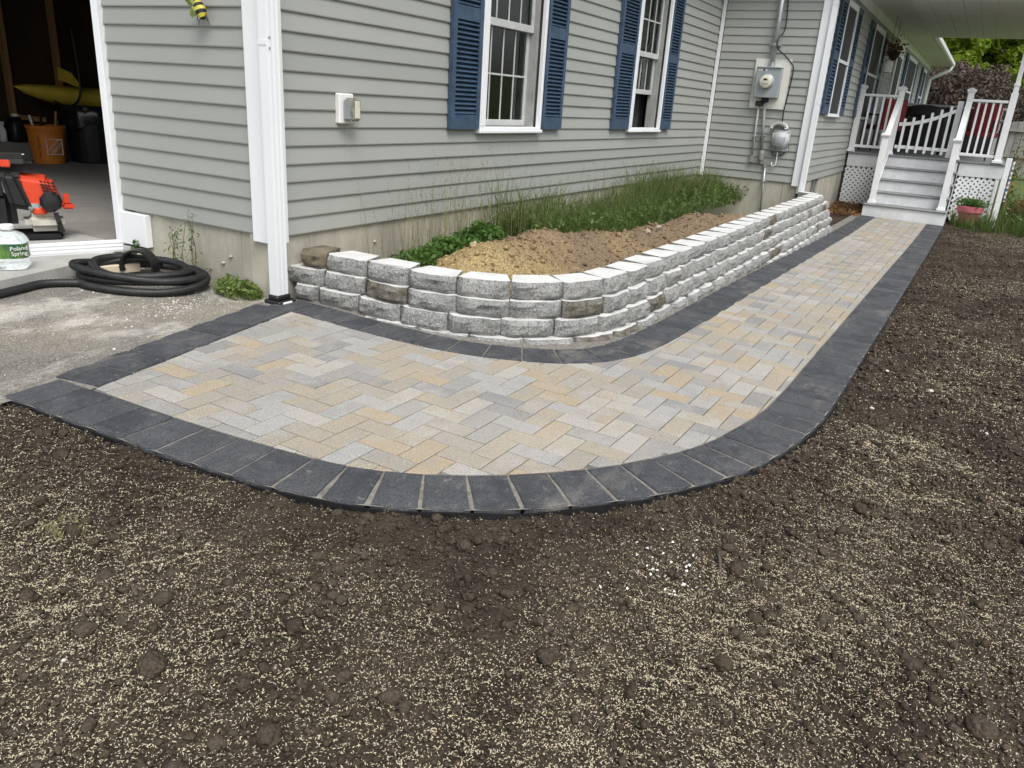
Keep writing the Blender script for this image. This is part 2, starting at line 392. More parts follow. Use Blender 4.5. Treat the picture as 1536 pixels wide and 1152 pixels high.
# ------------------------------------------------------------------ ground
def grid_mesh(xs, ys, zf, name, mat, keep=None, smooth=True):
    X, Y = np.meshgrid(xs, ys, indexing='ij'); Z = zf(X, Y); nx, ny = X.shape
    V = np.stack([X, Y, Z], -1).reshape(-1, 3); I = np.arange(nx * ny).reshape(nx, ny)
    F = np.stack([I[:-1, :-1], I[1:, :-1], I[1:, 1:], I[:-1, 1:]], -1).reshape(-1, 4)
    if keep is not None:
        c = V[F].mean(1); F = F[keep(c[:, 0], c[:, 1])]
        u, inv = np.unique(F, return_inverse=True); V = V[u]; F = inv.reshape(F.shape)
    return np_mesh(name, V, F, mat, None, smooth)
def graded(a, b, fine, far, t0, t1):
    """coordinates from a to b: step `fine` inside [t0,t1], growing to `far` outside"""
    out = [t0]
    while out[-1] < t1: out.append(out[-1] + fine)
    st = fine
    while out[-1] < b: st = min(far, st * 1.12); out.append(out[-1] + st)
    lo = [t0]; st = fine
    while lo[-1] > a: st = min(far, st * 1.12); lo.append(lo[-1] - st)
    return np.array(lo[::-1][:-1] + out)

# plan of the walkway
OUT = spline([(-1.765, -.36), (-1.745, -.70), (-1.72, -1.10), (-1.68, -1.47), (-1.635, -1.76), (-1.57, -1.96), (-1.49, -2.11), (-1.385, -2.26), (-1.26, -2.41), (-1.13, -2.535), (-1.0, -2.645),
              (-.86, -2.745), (-.70, -2.835), (-.55, -2.91), (-.38, -2.97), (-.2, -3.015), (.0, -3.05), (.23, -3.08), (.6, -3.095), (1.1, -3.10), (3.0, -3.115), (6.5, -3.13), (10.90, -3.15)])
WALLB = spline([(.075, -.07), (.083, -.35), (.07, -.70), (.078, -.98), (.10, -1.22), (.18, -1.48), (.315, -1.70), (.48, -1.83), (.74, -1.895), (1.1, -1.918), (1.9, -1.925), (4.5, -1.925), (8.0, -1.925), (10.90, -1.93)])
OUT_IN = offset(OUT, 0.238); WALL_IN = offset(WALLB, -0.222)
DRV = np.array([(-1.765, -.36), (-.10, .0)]); drv_d = (DRV[1] - DRV[0]) / np.linalg.norm(DRV[1] - DRV[0]); drv_n = np.array([drv_d[1], -drv_d[0]])
def drv_side(x, y): return (x - DRV[0][0]) * drv_n[0] + (y - DRV[0][1]) * drv_n[1]      # >0 on the walkway side
FULL = np.vstack([OUT, WALLB[::-1], [(-.10, .0)]])

def soil_z(X, Y):
    d = pdist(X, Y, OUT[::4]); ins = inside(X, Y, FULL[::2])
    big = fbm(X * .9, Y * .9, 3, 3) * .05; mid = fbm(X * 6, Y * 6, 11, 4) * .028; fine = fbm(X * 30, Y * 30, 23, 3) * .018
    f = np.clip(d / .25, 0, 1)
    z = gz(X, Y) - .024 + .010 * fbm(X * 9, Y * 9, 91, 2) * (1 - f) + (big * f + mid * (.25 + .75 * f) + fine)
    s = drv_side(X, Y); bad = ins | (s < -.02) & (Y > -6) | ((Y > -2.6) & (X > -1.0))
    z = np.where(ins, gz(X, Y) - .14, np.where(bad, gz(X, Y) - .2, z))
    edge = (X - 11.25) * .43 - (Y + 3.2) * .9          # planted bed in front of the porch
    e2 = (X - 11.3) / 2.3 + (-(Y + 3.2)) / 1.15
    z = np.where((X > 8.5) & (e2 - 0 > 0) & (Y > -6) & ((X - 11.4) * 1.0 > (Y + 3.2) * 2.0), np.minimum(z, -.66), z)
    return z
xs = graded(-5.5, 13.0, .016, .10, -3.0, .7); ys = graded(-9.0, -.25, .016, .12, -4.4, -.4)
soil = grid_mesh(xs, ys, soil_z, 'soil', SOIL, keep=lambda x, y: ~inside(x, y, offset(FULL, 0)[::3]) | (pdist(x, y, OUT[::3]) < .06))
tag(soil, 'freshly raked dark topsoil scattered with pale grass seed', 'soil', kind='structure')

LAWN = m_leaf('lawn_ground', (.055, .08, .02), (.115, .14, .045), .9, .0)
def lawn_z(X, Y): return -.70 + np.clip((X - 14) / 30, 0, 1) * .35 + np.clip((X - 30) / 40, 0, 3) * 2.0 + fbm(X * .3, Y * .3, 5, 3) * .04
gl = np.r_[-300, -120, -60, -30, np.arange(-20, 60, 1.0), 75, 100, 150, 300]
lawn = grid_mesh(gl, gl, lawn_z, 'lawn', LAWN)
tag(lawn, 'green lawn around the house and up the slope behind', 'lawn', kind='structure')

# driveway
def drive_z(X, Y): return gz(X, np.minimum(Y, 0)) - .010 + fbm(X * 1.2, Y * 1.2, 41, 3) * .008 + .055 * np.clip((Y - .30) / .65, 0, 1)
dx = graded(-14, .06, .03, .4, -2.4, .05); dy = graded(-3.2, 14, .03, .4, -.6, 1.7)
drive = grid_mesh(dx, dy, drive_z, 'driveway', ASPHALT, keep=lambda x, y: (drv_side(x, y) < .05) & (x < .06))
tag(drive, 'worn grey asphalt driveway dusted with pale sand', 'driveway', kind='structure')

# walkway bed + pavers
gx = np.arange(-1.8, 11.0, .05); gy = np.arange(-3.2, .05, .04)
inner_full = np.vstack([offset(OUT, .03), offset(WALLB, -.0)[::-1], [(-.10, .0)]])
walk = grid_mesh(gx, gy, lambda x, y: gz(x, y) - .013, 'walkway', JOINT, keep=lambda x, y: inside(x, y, inner_full[::2]) & (pdist(x, y, OUT[::3]) > .045))
tag(walk, 'herringbone tan and grey paver walkway with charcoal border', 'walkway', kind='structure'); ORG[walk] = Vector((0, 0, 0))

U = 0.0969; LX, LY = -.925, -1.377; GAP = .0021
OI = OUT_IN; i0 = np.argmax(drv_side(OI[:, 0], OI[:, 1]) > .225); OI = OI[i0:]
WI = WALL_IN; j0 = np.argmax(drv_side(WI[:, 0], WI[:, 1]) > .225); WI = WI[j0:]
REG = np.vstack([OI, WI[::-1]])
dd = np.r_[True, np.linalg.norm(np.diff(REG, axis=0), axis=1) > 1e-6]; REG = REG[dd]
def clip_rect(poly, x0, x1, y0, y1):
    P = [tuple(p) for p in poly]
    for ax, lim, sg in ((0, x0, 1), (0, x1, -1), (1, y0, 1), (1, y1, -1)):
        Q = []
        for i in range(len(P)):
            a = P[i - 1]; b = P[i]; ia = (a[ax] - lim) * sg >= 0; ib = (b[ax] - lim) * sg >= 0
            if ia != ib:
                t = (lim - a[ax]) / (b[ax] - a[ax]); Q.append((a[0] + (b[0] - a[0]) * t, a[1] + (b[1] - a[1]) * t))
            if ib: Q.append(b)
        P = Q
        if not P: break
    return P
def simp(P):
    out = []
    for i, p in enumerate(P):
        if not out or math.hypot(p[0] - out[-1][0], p[1] - out[-1][1]) > .004: out.append(p)
    if len(out) > 1 and math.hypot(out[0][0] - out[-1][0], out[0][1] - out[-1][1]) < .004: out.pop()
    k = True
    while k and len(out) > 3:
        k = False
        for i in range(len(out)):
            a, b, c = out[i - 1], out[i], out[(i + 1) % len(out)]
            if abs((b[0] - a[0]) * (c[1] - a[1]) - (c[0] - a[0]) * (b[1] - a[1])) < 2e-5: out.pop(i); k = True; break
    return out
def area(P): return 0.5 * sum(P[i - 1][0] * P[i][1] - P[i][0] * P[i - 1][1] for i in range(len(P)))
def inset(P, d):
    n = len(P); out = []
    for i in range(n):
        a, b, c = Vector(P[i - 1]), Vector(P[i]), Vector(P[(i + 1) % n]); e1 = (b - a).normalized(); e2 = (c - b).normalized()
        n1 = Vector((-e1.y, e1.x)); n2 = Vector((-e2.y, e2.x)); k = 1 + n1.dot(n2)
        q = b + (n1 + n2) * (d / max(.35, k)); out.append((q.x, q.y))
    return out
def paver_mb(P, ch=.0035, th=.05, zf=None):
    if area(P) < 0: P = P[::-1]
    I = inset(P, ch); n = len(P); mb = MB()
    mb.add([(x, y, 0) for x, y in I] + [(x, y, -ch * .7) for x, y in P] + [(x, y, -th) for x, y in P],
           [tuple(range(n))] + [(n + i, n + (i + 1) % n, (i + 1) % n, i) for i in range(n)] + [(2 * n + i, 2 * n + (i + 1) % n, n + (i + 1) % n, n + i) for i in range(n)])
    return mb
full = paver_mb([(-U + GAP, -U / 2 + GAP), (U - GAP, -U / 2 + GAP), (U - GAP, U / 2 - GAP), (-U + GAP, U / 2 - GAP)]).mesh('paver', recalc=False); full.materials.append(PAVER)
tiles = []
for mm in range(-160, 160):
    for kk in range(-60, 90):
        a = -mm + kk; b = mm + 3 * kk
        for t in (0, 1):
            if t == 0: r = (a, a + 1, b, b + 2)
            else: r = (a, a + 2, b + 2, b + 3)
            x0, x1, y0, y1 = LX + r[0] * U, LX + r[1] * U, LY - r[3] * U, LY - r[2] * U
            if x1 < -1.6 or x0 > 10.92 or y1 < -3.0 or y0 > -.2: continue
            P = clip_rect(REG, x0 + GAP, x1 - GAP, y0 + GAP, y1 - GAP)
            if len(P) < 3: continue
            P = simp(P)
            if len(P) < 3 or abs(area(P)) < .0006: continue
            tiles.append((x0, x1, y0, y1, t, P))
def pxarea(x0, x1, y0, y1, z):
    q = project(np.array([(x0, y0, z), (x1, y0, z), (x1, y1, z), (x0, y1, z)])); return abs(area([tuple(v[:2]) for v in q]))
tiles.sort(key=lambda t: -pxarea(t[0], t[1], t[2], t[3], float(gz((t[0] + t[1]) / 2, (t[2] + t[3]) / 2))) * abs(area(t[5])) / (2 * U * U))
farmb = MB(); far_r = []
for i, (x0, x1, y0, y1, t, P) in enumerate(tiles):
    cx, cy = (x0 + x1) / 2, (y0 + y1) / 2; whole = abs(area(P)) > .97 * (x1 - x0 - 2 * GAP) * (y1 - y0 - 2 * GAP)
    M = gframe(cx, cy, 0 if not whole else (math.pi / 2 if t == 0 else 0) + (math.pi if random.random() < .5 else 0), random.gauss(0, .0007), .004)
    if i < 300:
        if whole: me = full
        else:
            me = paver_mb([(x - cx, y - cy) for x, y in P]).mesh('paver_cut', recalc=False); me.materials.append(PAVER)
        put('paver', me, walk, M)
    else:
        mb = paver_mb([(x - cx, y - cy) for x, y in P]); M2 = gframe(cx, cy, 0, random.gauss(0, .0007), .004)
        farmb.add([M2 @ Vector(v) for v in mb.v], mb.f); far_r += [random.random()] * len(mb.f)
fo = farmb.build('paver', PAVER_FAR, walk, recalc=False); fo['kind'] = 'stuff'
at = fo.data.attributes.new('rnd', 'FLOAT', 'FACE'); at.data.foreach_set('value', np.array(far_r, np.float32)[:len(fo.data.polygons)])

# charcoal border pavers (tumbled outline), each cut to its place on the curve
def border_mesh(wo, wi, d, seed, wave=.007):
    rr = random.Random(seed); P = []
    for i in range(7): P.append((-wo / 2 + wo * i / 6, -d / 2 + (0 if i in (0, 6) else rr.uniform(-.005, .002)) - wave * math.sin(math.pi * i / 6)))
    for i in range(1, 6): t = i / 6; P.append(((wo + (wi - wo) * t) / 2 + rr.uniform(-.0025, .0005), -d / 2 + d * t))
    for i in range(7): P.append((wi / 2 - wi * i / 6, d / 2 - rr.uniform(0, .002)))
    for i in range(1, 6): t = 1 - i / 6; P.append((-(wo + (wi - wo) * t) / 2 + rr.uniform(-.0005, .0025), -d / 2 + d * t))
    n = len(P); I = inset(P, .010); J = inset(P, .003)
    mb = MB(); mb.add([(x, y, 0) for x, y in I] + [(x, y, -.0025) for x, y in J] + [(x, y, -.011) for x, y in P] + [(x, y, -.06) for x, y in P] + [(0, 0, .0008)],
           [(i, (i + 1) % n, 4 * n) for i in range(n)] + [(k * n + n + i, k * n + n + (i + 1) % n, k * n + (i + 1) % n, k * n + i) for k in range(3) for i in range(n)])
    me = mb.mesh('border_paver', recalc=False); me.materials.append(BORDER); return me
def lay(pts, width, inward, depth, open_, seed, wave=.007, trim=None):
    """pts: outer line of the border; the course is `depth` deep towards `inward`; open_=share of the wedge left as sand joint"""
    if trim: pts = pts[trim[0]:trim[1]]
    A = Curve(pts); B = offset(pts, depth * inward); n = int(round(A.L / width)); cum = A.d
    for i in range(n):
        t0, t1, tm = A.L * i / n, A.L * (i + 1) / n, A.L * (i + .5) / n
        a0, a1 = A.at(t0), A.at(t1); q = [np.array([np.interp(t, cum, B[:, 0]), np.interp(t, cum, B[:, 1])]) for t in (t0, t1)]
        wo, wi = np.linalg.norm(a1 - a0), np.linalg.norm(q[1] - q[0]); gap = random.uniform(.0025, .0045) + (.0025 if seed == 900 else 0)
        if wo > wi: wo = wi + (wo - wi) * (1 - open_ * random.uniform(.45, 1.1))
        am, bm_ = (a0 + a1) / 2, (q[0] + q[1]) / 2; c = (am + bm_) / 2; nv = bm_ - am
        M = gframe(c[0], c[1], math.atan2(nv[1], nv[0]) - math.pi / 2 + random.gauss(0, .004), random.uniform(.0, .003), .004)
        put('border_paver', border_mesh(wo - gap, wi - gap, np.linalg.norm(nv) - .004, seed + i, wave), walk, M)
lay(OUT, .1665, 1, .236, .6, 100)
lay(WALLB, .168, -1, .220, .0, 500, .003)
lay(np.stack([np.linspace(DRV[0][0] + drv_d[0] * .237, DRV[1][0] - drv_d[0] * .06, 60), np.linspace(DRV[0][1] + drv_d[1] * .237, DRV[1][1] - drv_d[1] * .06, 60)], 1), .19, -1, .224, 0, 900, .012)
# sand swept into the border joints
def ribbon(pts, a, b, dz, name):
    L, R = offset(pts, a), offset(pts, b); V = [(p[0], p[1], float(gz(*p)) + dz) for q in zip(L, R) for p in q]; n = len(pts)
    mb = MB(); mb.add(V, [(2 * i, 2 * i + 2, 2 * i + 3, 2 * i + 1) for i in range(n - 1)]); mb.build(name, JOINT, walk, recalc=False)
ribbon(OUT[::2], -.003, .236, -.0055, 'joint_sand'); ribbon(WALLB[::2], .12, -.218, -.0055, 'joint_sand')
ribbon(np.stack([np.linspace(DRV[0][0] + .1, DRV[1][0], 40), np.linspace(DRV[0][1] + .02, DRV[1][1], 40)], 1), .02, -.22, -.0058, 'joint_sand')
# black plastic edge restraint along the soil side
eo = Curve(offset(OUT, -.006)); em = MB(); N = int(eo.L / .06); vs = []
for i in range(N + 1):
    s = eo.L * i / N; p = eo.at(s); tg = eo.tan(s); nr = np.array([tg[1], -tg[0]]); z = float(gz(*p))
    wob = .004 * math.sin(s * 5.1) + .003 * math.sin(s * 13.7)
    for o, dz in ((0, -.075), (0, -.012 + wob), (.006, -.012 + wob), (.008, -.05), (.035, -.06), (.035, -.075)): vs.append((p[0] + nr[0] * o, p[1] + nr[1] * o, z + dz))
em.add(vs, [(i * 6 + k, i * 6 + (k + 1) % 6, (i + 1) * 6 + (k + 1) % 6, (i + 1) * 6 + k) for i in range(N) for k in range(6)])
em.build('edging_strip', BLACK, walk)

# ------------------------------------------------------------------ retaining wall
wall = thing('retaining_wall', 'curved planter wall of light grey split-face blocks', 'wall', (.2, -1.0, -.40))
TOPC = spline([(.165, -.04), (.178, -.25), (.183, -.55), (.19, -.80), (.215, -1.04), (.30, -1.30), (.42, -1.475), (.58, -1.63), (.78, -1.735), (1.06, -1.777), (1.5, -1.785), (4.0, -1.785), (7.95, -1.780)])
def block_mesh(seed, w=.298, h=.0962, dep=.20, tap=.045):
    rr = random.Random(seed); nx, nz = 9, 5; V = []; F = []
    ox, oz = rr.uniform(0, 90), rr.uniform(0, 90); lean = rr.uniform(-.007, .007); tilt = rr.uniform(-.006, .006)
    for k in range(nz):
        for i in range(nx):
            u = i / (nx - 1) * 2 - 1; t = k / (nz - 1) * 2 - 1
            edge = max(abs(u) ** 6, abs(t) ** 5)
            dsp = float(fbm(np.array(u * 2.6 + ox), np.array(t * 1.1 + oz), seed, 3)) * .030
            y = -.012 * (1 - edge) + dsp * (1 - .55 * edge) + lean * u + tilt * t + .034 * abs(u) ** 8 + .009 * abs(t) ** 5
            ex = float(vnoise(np.array(t * 3 + oz), np.array(u * 9.0), seed)) * .008 if abs(u) == 1 else 0
            ez = float(vnoise(np.array(u * 4 + ox), np.array(t * 9.0), seed + 5)) * .010 if abs(t) == 1 else 0
            if k == nz - 1: ez = min(ez, 0) * .6
            V.append((u * w / 2 * (1 - .004) - abs(ex) * np.sign(u), y, t * h / 2 + ez - h / 2))
    for k in range(nz - 1):
        for i in range(nx - 1): F.append((k * nx + i, k * nx + i + 1, (k + 1) * nx + i + 1, (k + 1) * nx + i))
    b = len(V); wb = w / 2 - tap
    V += [(-w / 2 + .002, .035, -h), (w / 2 - .002, .035, -h), (w / 2 - .002, .035, 0), (-w / 2 + .002, .035, 0), (-wb, dep, -h), (wb, dep, -h), (wb, dep, 0), (-wb, dep, 0)]
    bot = [i for i in range(nx)]; top = [(nz - 1) * nx + i for i in range(nx)]; lef = [k * nx for k in range(nz)]; rig = [k * nx + nx - 1 for k in range(nz)]
    F.append(tuple(top) + (b + 2, b + 6, b + 7, b + 3)); nt = len(F) - 1
    F.append(tuple(bot[::-1]) + (b, b + 4, b + 5, b + 1)); F.append(tuple(lef) + (b + 3, b + 0)); F.append(tuple(rig[::-1]) + (b + 1, b + 2))
    F += [(b, b + 3, b + 7, b + 4), (b + 1, b + 5, b + 6, b + 2), (b + 4, b + 7, b + 6, b + 5)]
    mb = MB(); mb.add(V, F); me = mb.mesh('block', recalc=True); me.materials.append(BLOCK); me.materials.append(BLOCKTOP)
    me.polygons[nt].material_index = 1
    return me
BLK = [block_mesh(s) for s in range(16)]; STAINED = block_mesh(99)
STM = plain('stained_block', (.15, .125, .085), .9, .45, 9, .8, 60, dirt=((.30, .28, .23), .6)); STAINED.materials[0] = STM; STAINED.materials[1] = STM
SET = .036; ZT = -.085; CH = .0972
for c in range(6):
    crv = Curve(offset(TOPC, -SET * c)); s = .0
    if c == 1: s = -.12
    if c == 0:
        p = crv.at(.07); put('block', STAINED, wall, Matrix.Translation((p[0] + .005, p[1] - .01, ZT + .004)) @ Matrix.Rotation(-math.pi / 2 + .12, 4, 'Z') @ Matrix.Diagonal((.62, 1.0, 1, 1)))
        s = .17
    if c % 2 == 1: s += .0
    first = True
    while s < crv.L - .10:
        w = .305; sc = 1.0
        if first and c == 2: w = .16; sc = .53
        if first and c == 4: w = .20; sc = .66
        m_ = s + w / 2
        p = crv.at(max(m_, .01)); tg = crv.tan(max(m_, .05)); zt = ZT - CH * c
        first = False; s += w
        if m_ < 0: continue
        if zt < float(gz(p[0], p[1])) - .035: continue
        ang = math.atan2(tg[1], tg[0])
        M = Matrix.Translation((p[0] + random.uniform(-.003, .003), p[1] + random.uniform(-.004, .004), zt + random.uniform(-.0015, .0015))) @ Matrix.Rotation(ang + random.gauss(0, .012), 4, 'Z') @ Matrix.Diagonal((sc, 1, 1, 1))
        put('block', random.choice(BLK), wall, M)
for c in range(5):                                     # short return to the house wall
    put('block', BLK[(c * 5 + 2) % 16], wall, Matrix.Translation((8.02 + .036 * c, -1.585 - .010 * c, ZT - CH * c)) @ Matrix.Rotation(rad(66), 4, 'Z') @ Matrix.Diagonal((1, .8, 1, 1)))

# ------------------------------------------------------------------ house
XJ, YF, XE = 8.108, -1.37, 26.6; WT = 2.66
house = thing('house', 'grey vinyl sided house with white trim and blue shutters', 'house', (4.0, 3.0, -.5))
FL = lambda u, o, z: (u, -o, z)
FG = lambda u, o, z: (-o, u, z)
FJ = lambda u, o, z: (XJ - o, -u, z)
FF = lambda u, o, z: (u, YF - o, z)
def wallpanel(name, F, u0, u1, z0, z1, holes, o0, o1, mat):
    cuts = sorted({u0, u1, *[h[0] for h in holes], *[h[1] for h in holes]}); mb = MB()
    for a, b in zip(cuts, cuts[1:]):
        hs_ = [h for h in holes if h[0] <= a + 1e-6 and h[1] >= b - 1e-6]
        if not hs_: mb.box((a, o0, z0), (b, o1, z1), F)
        else:
            h = hs_[0]
            if h[2] > z0 + .01: mb.box((a, o0, z0), (b, o1, h[2]), F)
            if h[3] < z1 - .01: mb.box((a, o0, h[3]), (b, o1, z1), F)
    return mb.build(name, mat, house)
def siding(F, u0, u1, holes, wallo, joints=()):
    for k in range(26):
        za, zb = k * E, (k + 1) * E; segs = [(u0, u1)]
        for h in holes:
            if h[3] > za + .02 and h[2] < zb - .02:
                segs = [q for a, b in segs for q in ((a, min(b, h[0])), (max(a, h[1]), b)) if q[1] - q[0] > .01]
        out = []
        for a, b in segs:
            js = [j for j in joints.get(k, ()) if a + .3 < j < b - .3] if joints else []
            pts = [a] + js + [b]; out += list(zip(pts, pts[1:]))
        for n_, (a, b) in enumerate(out):
            d = .0022 * (n_ % 2); sag = random.uniform(-.0012, .0012)
            prof = [(-.018, za), (-.002 + d, za + sag), (0.0 + d, za + .007 + sag), (-.0115 + d, zb - .012), (-.0135 + d, zb + .004), (-.018, zb + .004)]
            mb = MB(); n = len(prof)
            mb.add([F(a, o, z) for o, z in prof] + [F(b, o, z) for o, z in prof], [tuple(range(n)), tuple(range(2 * n - 1, n - 1, -1))] + [(i, (i + 1) % n, n + (i + 1) % n, n + i) for i in range(n)])
            mb.build('siding_board', SIDING, wallo)
WIN1 = (2.115, 3.11, .605, 2.20); WIN2 = (5.15, 6.12, .605, 2.20)
hl = [WIN1, WIN2]
wl = wallpanel('wall', FL, 0.019, XJ + .017, 0, WT, hl, -.14, -.018, SHEATH)
rj = random.Random(4)
siding(FL, .03, XJ - .03, hl, wl, {k: [j] for k, j in {0: .76, 1: .76, 3: 1.4, 4: .62, 5: .62, 7: 3.9, 8: 4.2, 2: 4.4}.items()})
wg = wallpanel('wall', FG, 0.142, 1.41, 0, WT, [], -.14, -.018, SHEATH); siding(FG, .03, 1.395, [], wg)
wj = wallpanel('wall', FJ, 0.0, -YF - .142, 0, WT, [], -.14, -.018, SHEATH); siding(FJ, .05, -YF - .03, [], wj, {k: [.62] for k in (4, 5, 13, 14)})
FW = [(9.19, 10.16, .91, 2.42), (12.25, 13.7, .91, 2.42), (16.3, 17.7, -.05, 2.5), (18.9, 21.4, .91, 2.42), (23.9, 25.3, .91, 2.42)]
wf = wallpanel('wall', FF, XJ + .019, XE, 0, WT, FW, -.14, -.018, SHEATH); siding(FF, XJ + .03, XE, FW, wf, {k: [11.9] for k in (1, 2)})
# remaining shell (out of view) and plain roof slab added to keep daylight out
sh = MB(); sh.box((XE - .14, YF + .15, -.4), (XE, 7.0, WT)); sh.box((XJ + .15, 6.85, -.4), (XE, 7.0, WT)); sh.build('end_wall', SIDING, house)
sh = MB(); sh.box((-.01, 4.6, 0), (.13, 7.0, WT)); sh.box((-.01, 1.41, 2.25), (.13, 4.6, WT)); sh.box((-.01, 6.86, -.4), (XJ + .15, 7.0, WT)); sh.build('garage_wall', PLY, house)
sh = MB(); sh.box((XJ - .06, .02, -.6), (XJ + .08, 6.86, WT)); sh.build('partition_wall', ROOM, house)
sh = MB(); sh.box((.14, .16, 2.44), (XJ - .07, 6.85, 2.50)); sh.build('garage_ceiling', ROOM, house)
rf = MB(); rf.box((-.35, -.32, WT), (XJ - .3, 7.3, WT + .16)); rf.box((XJ - .3, YF - .55, WT), (XE + .3, 7.3, WT + .16)); rf.build('roof', SOFFIT, house)
gt = MB()
for a, b in (((XJ - .3, YF - .66, WT + .0), (XE + .32, YF - .555, WT + .13)),): gt.box(a, b)
gt.build('gutter', VINYL, house, bevel=.02)
fz = MB(); fz.box((XJ + .05, .0, WT - .16), (XE, .012, WT - .002), FF); fz.build('frieze_board', TRIM, house)

# foundation
fm = MB(); fm.box((.0, -.20, -1.0), (XJ, -.020, -.002), FL); fm.build('foundation', FOUND, house)
fm = MB(); fm.box((.022, .205, -1.0), (.2, 1.30, -.002)); fm.build('foundation', FOUND, house)
fm = MB(); fm.box((XJ + .02, YF + .205, -1.0), (XJ + .2, .018, -.002)); fm.build('foundation', FOUND, house)
fm = MB(); fm.box((XJ + .02, YF + .02, -1.0), (9.22, YF + .2, -.002)); fm.box((9.22, YF + .02, -1.0), (9.78, YF + .2, -.36)); fm.box((9.78, YF + .02, -1.0), (XE, YF + .2, -.002)); fm.build('foundation', FOUND, house)
bwm = MB(); bwm.box((9.22, -.10, -.36), (9.78, -.06, -.002), FF); bw = bwm.build('basement_window', BLACK, house)
bwm = MB(); bwm.box((9.49, -.058, -.36), (9.53, -.03, -.004), FF); bwm.build('mullion', GALV, bw)
# form seams in the concrete
for F, us in ((FL, (.30, .9, 2.1, 3.3, 4.5, 5.7)), (FG, (.30, .76, 1.12))):
    for u in us:
        mb = MB(); mb.box((u, -.021, -.6), (u + .006, -.0165, -.006), F); mb.build('form_seam', FOUND, house)
for F, u, z in ((FL, .92, -.13), (FG, .92, -.10), (FG, .40, -.17), (FG, .47, -.22), (FL, 2.12, -.16), (FG, .18, -.2)):
    mb = MB(); c = Vector(F(u, -.02, z)); mb.lathe([(.002, -.008), (.014, -.006), (.017, 0), (.012, .006), (.004, .009)], 9, c); o = mb.build('tie_knob', FOUND, house, smooth=True)

# corner and inside trims
def trimbox(name, a, b, mat=TRIM, bev=.003, par=None):
    mb = MB(); mb.box(a, b); return mb.build(name, mat, par or house, bevel=bev)
mb = MB(); mb.box((-.026, -.026, -.035), (.0015, .148, WT - .002)); mb.box((.0015, -.026, -.035), (.09, .0015, WT - .002)); mb.build('corner_trim', TRIM, house, bevel=.003)
mb = MB(); mb.box((XJ - .026, YF - .026, -.035), (XJ + .0015, YF + .085, WT - .002)); mb.box((XJ + .0015, YF - .026, -.035), (XJ + .06, YF + .0015, WT - .002)); mb.build('corner_trim', TRIM, house, bevel=.003)
trimbox('inside_corner_trim', (XJ - .045, -.045, -.012), (XJ - .002, -.002, WT - .002))
trimbox('door_trim', (-.030, 1.392, -.235), (.14, 1.452, 2.25)); trimbox('door_trim', (-.026, 1.452, 2.19), (.14, 4.7, 2.25))
trimbox('base_trim', (-.028, 1.135, -.222), (.02, 1.390, -.012))
trimbox('door_trim', (-.03, 4.6, -.235), (.14, 4.66, 2.18))

def downspout(x, y, z0, z1, lean=0.0, face='y'):
    w, d, n = .082, .062, 5; prof = []
    for i in range(n + 1): prof.append((-w / 2 + w * i / n, -d / 2 - (.0018 if i % 2 else 0)))
    for i in range(n + 1): prof.append((w / 2 - w * i / n, d / 2))
    mb = MB(); k = len(prof)
    mb.add([(x + a, y + b, z0 + (.02 if a < 0 else 0)) for a, b in prof] + [(x + a, y + b, z1) for a, b in prof],
           [tuple(range(k)), tuple(range(2 * k - 1, k - 1, -1))] + [(i, (i + 1) % k, k + (i + 1) % k, k + i) for i in range(k)])
    o = mb.build('downspout', TRIM, house)
    for z in (1.03, 2.2):
        s = MB(); s.box((x - w / 2 - .003, y - d / 2 + .004, z), (x - w / 2 - .0002, y + d / 2 + .004, z + .024)); s.build('strap', TRIM, o)
        for dz in (-.012, .04):
            s = MB(); s.lathe([(.006, 0), (.006, .004), (.002, .006)], 8, M=Matrix.Rotation(math.pi / 2, 4, 'X').to_3x3(), c=(x - w / 2 + .012, y - d / 2 - .004, z + dz)); s.build('rivet', GALV, o)
    return o
downspout(-.037, -.058, -.335, WT)
mb = MB(); mb.box((-.10, -.125, -.385), (.035, .005, -.345)); mb.box((-.09, -.10, -.345), (.02, -.02, -.315)); a = mb.build('drain_adapter', BLACK, house, bevel=.008)
mb = MB(); mb.box((-.075, -.134, -.368), (-.005, -.1255, -.349)); mb.build('adapter_tag', WHITEP, a, bevel=.003)
downspout(XJ - .025, YF - .060, -.34, WT)
mb = MB(); mb.box((XJ - .07, YF - .11, -.40), (XJ + .0, YF + .0, -.12)); mb.build('drain_adapter', BLACK, house, bevel=.01)

JAMB = plain('sash_track', (.30, .305, .295), .55, .15, 8)
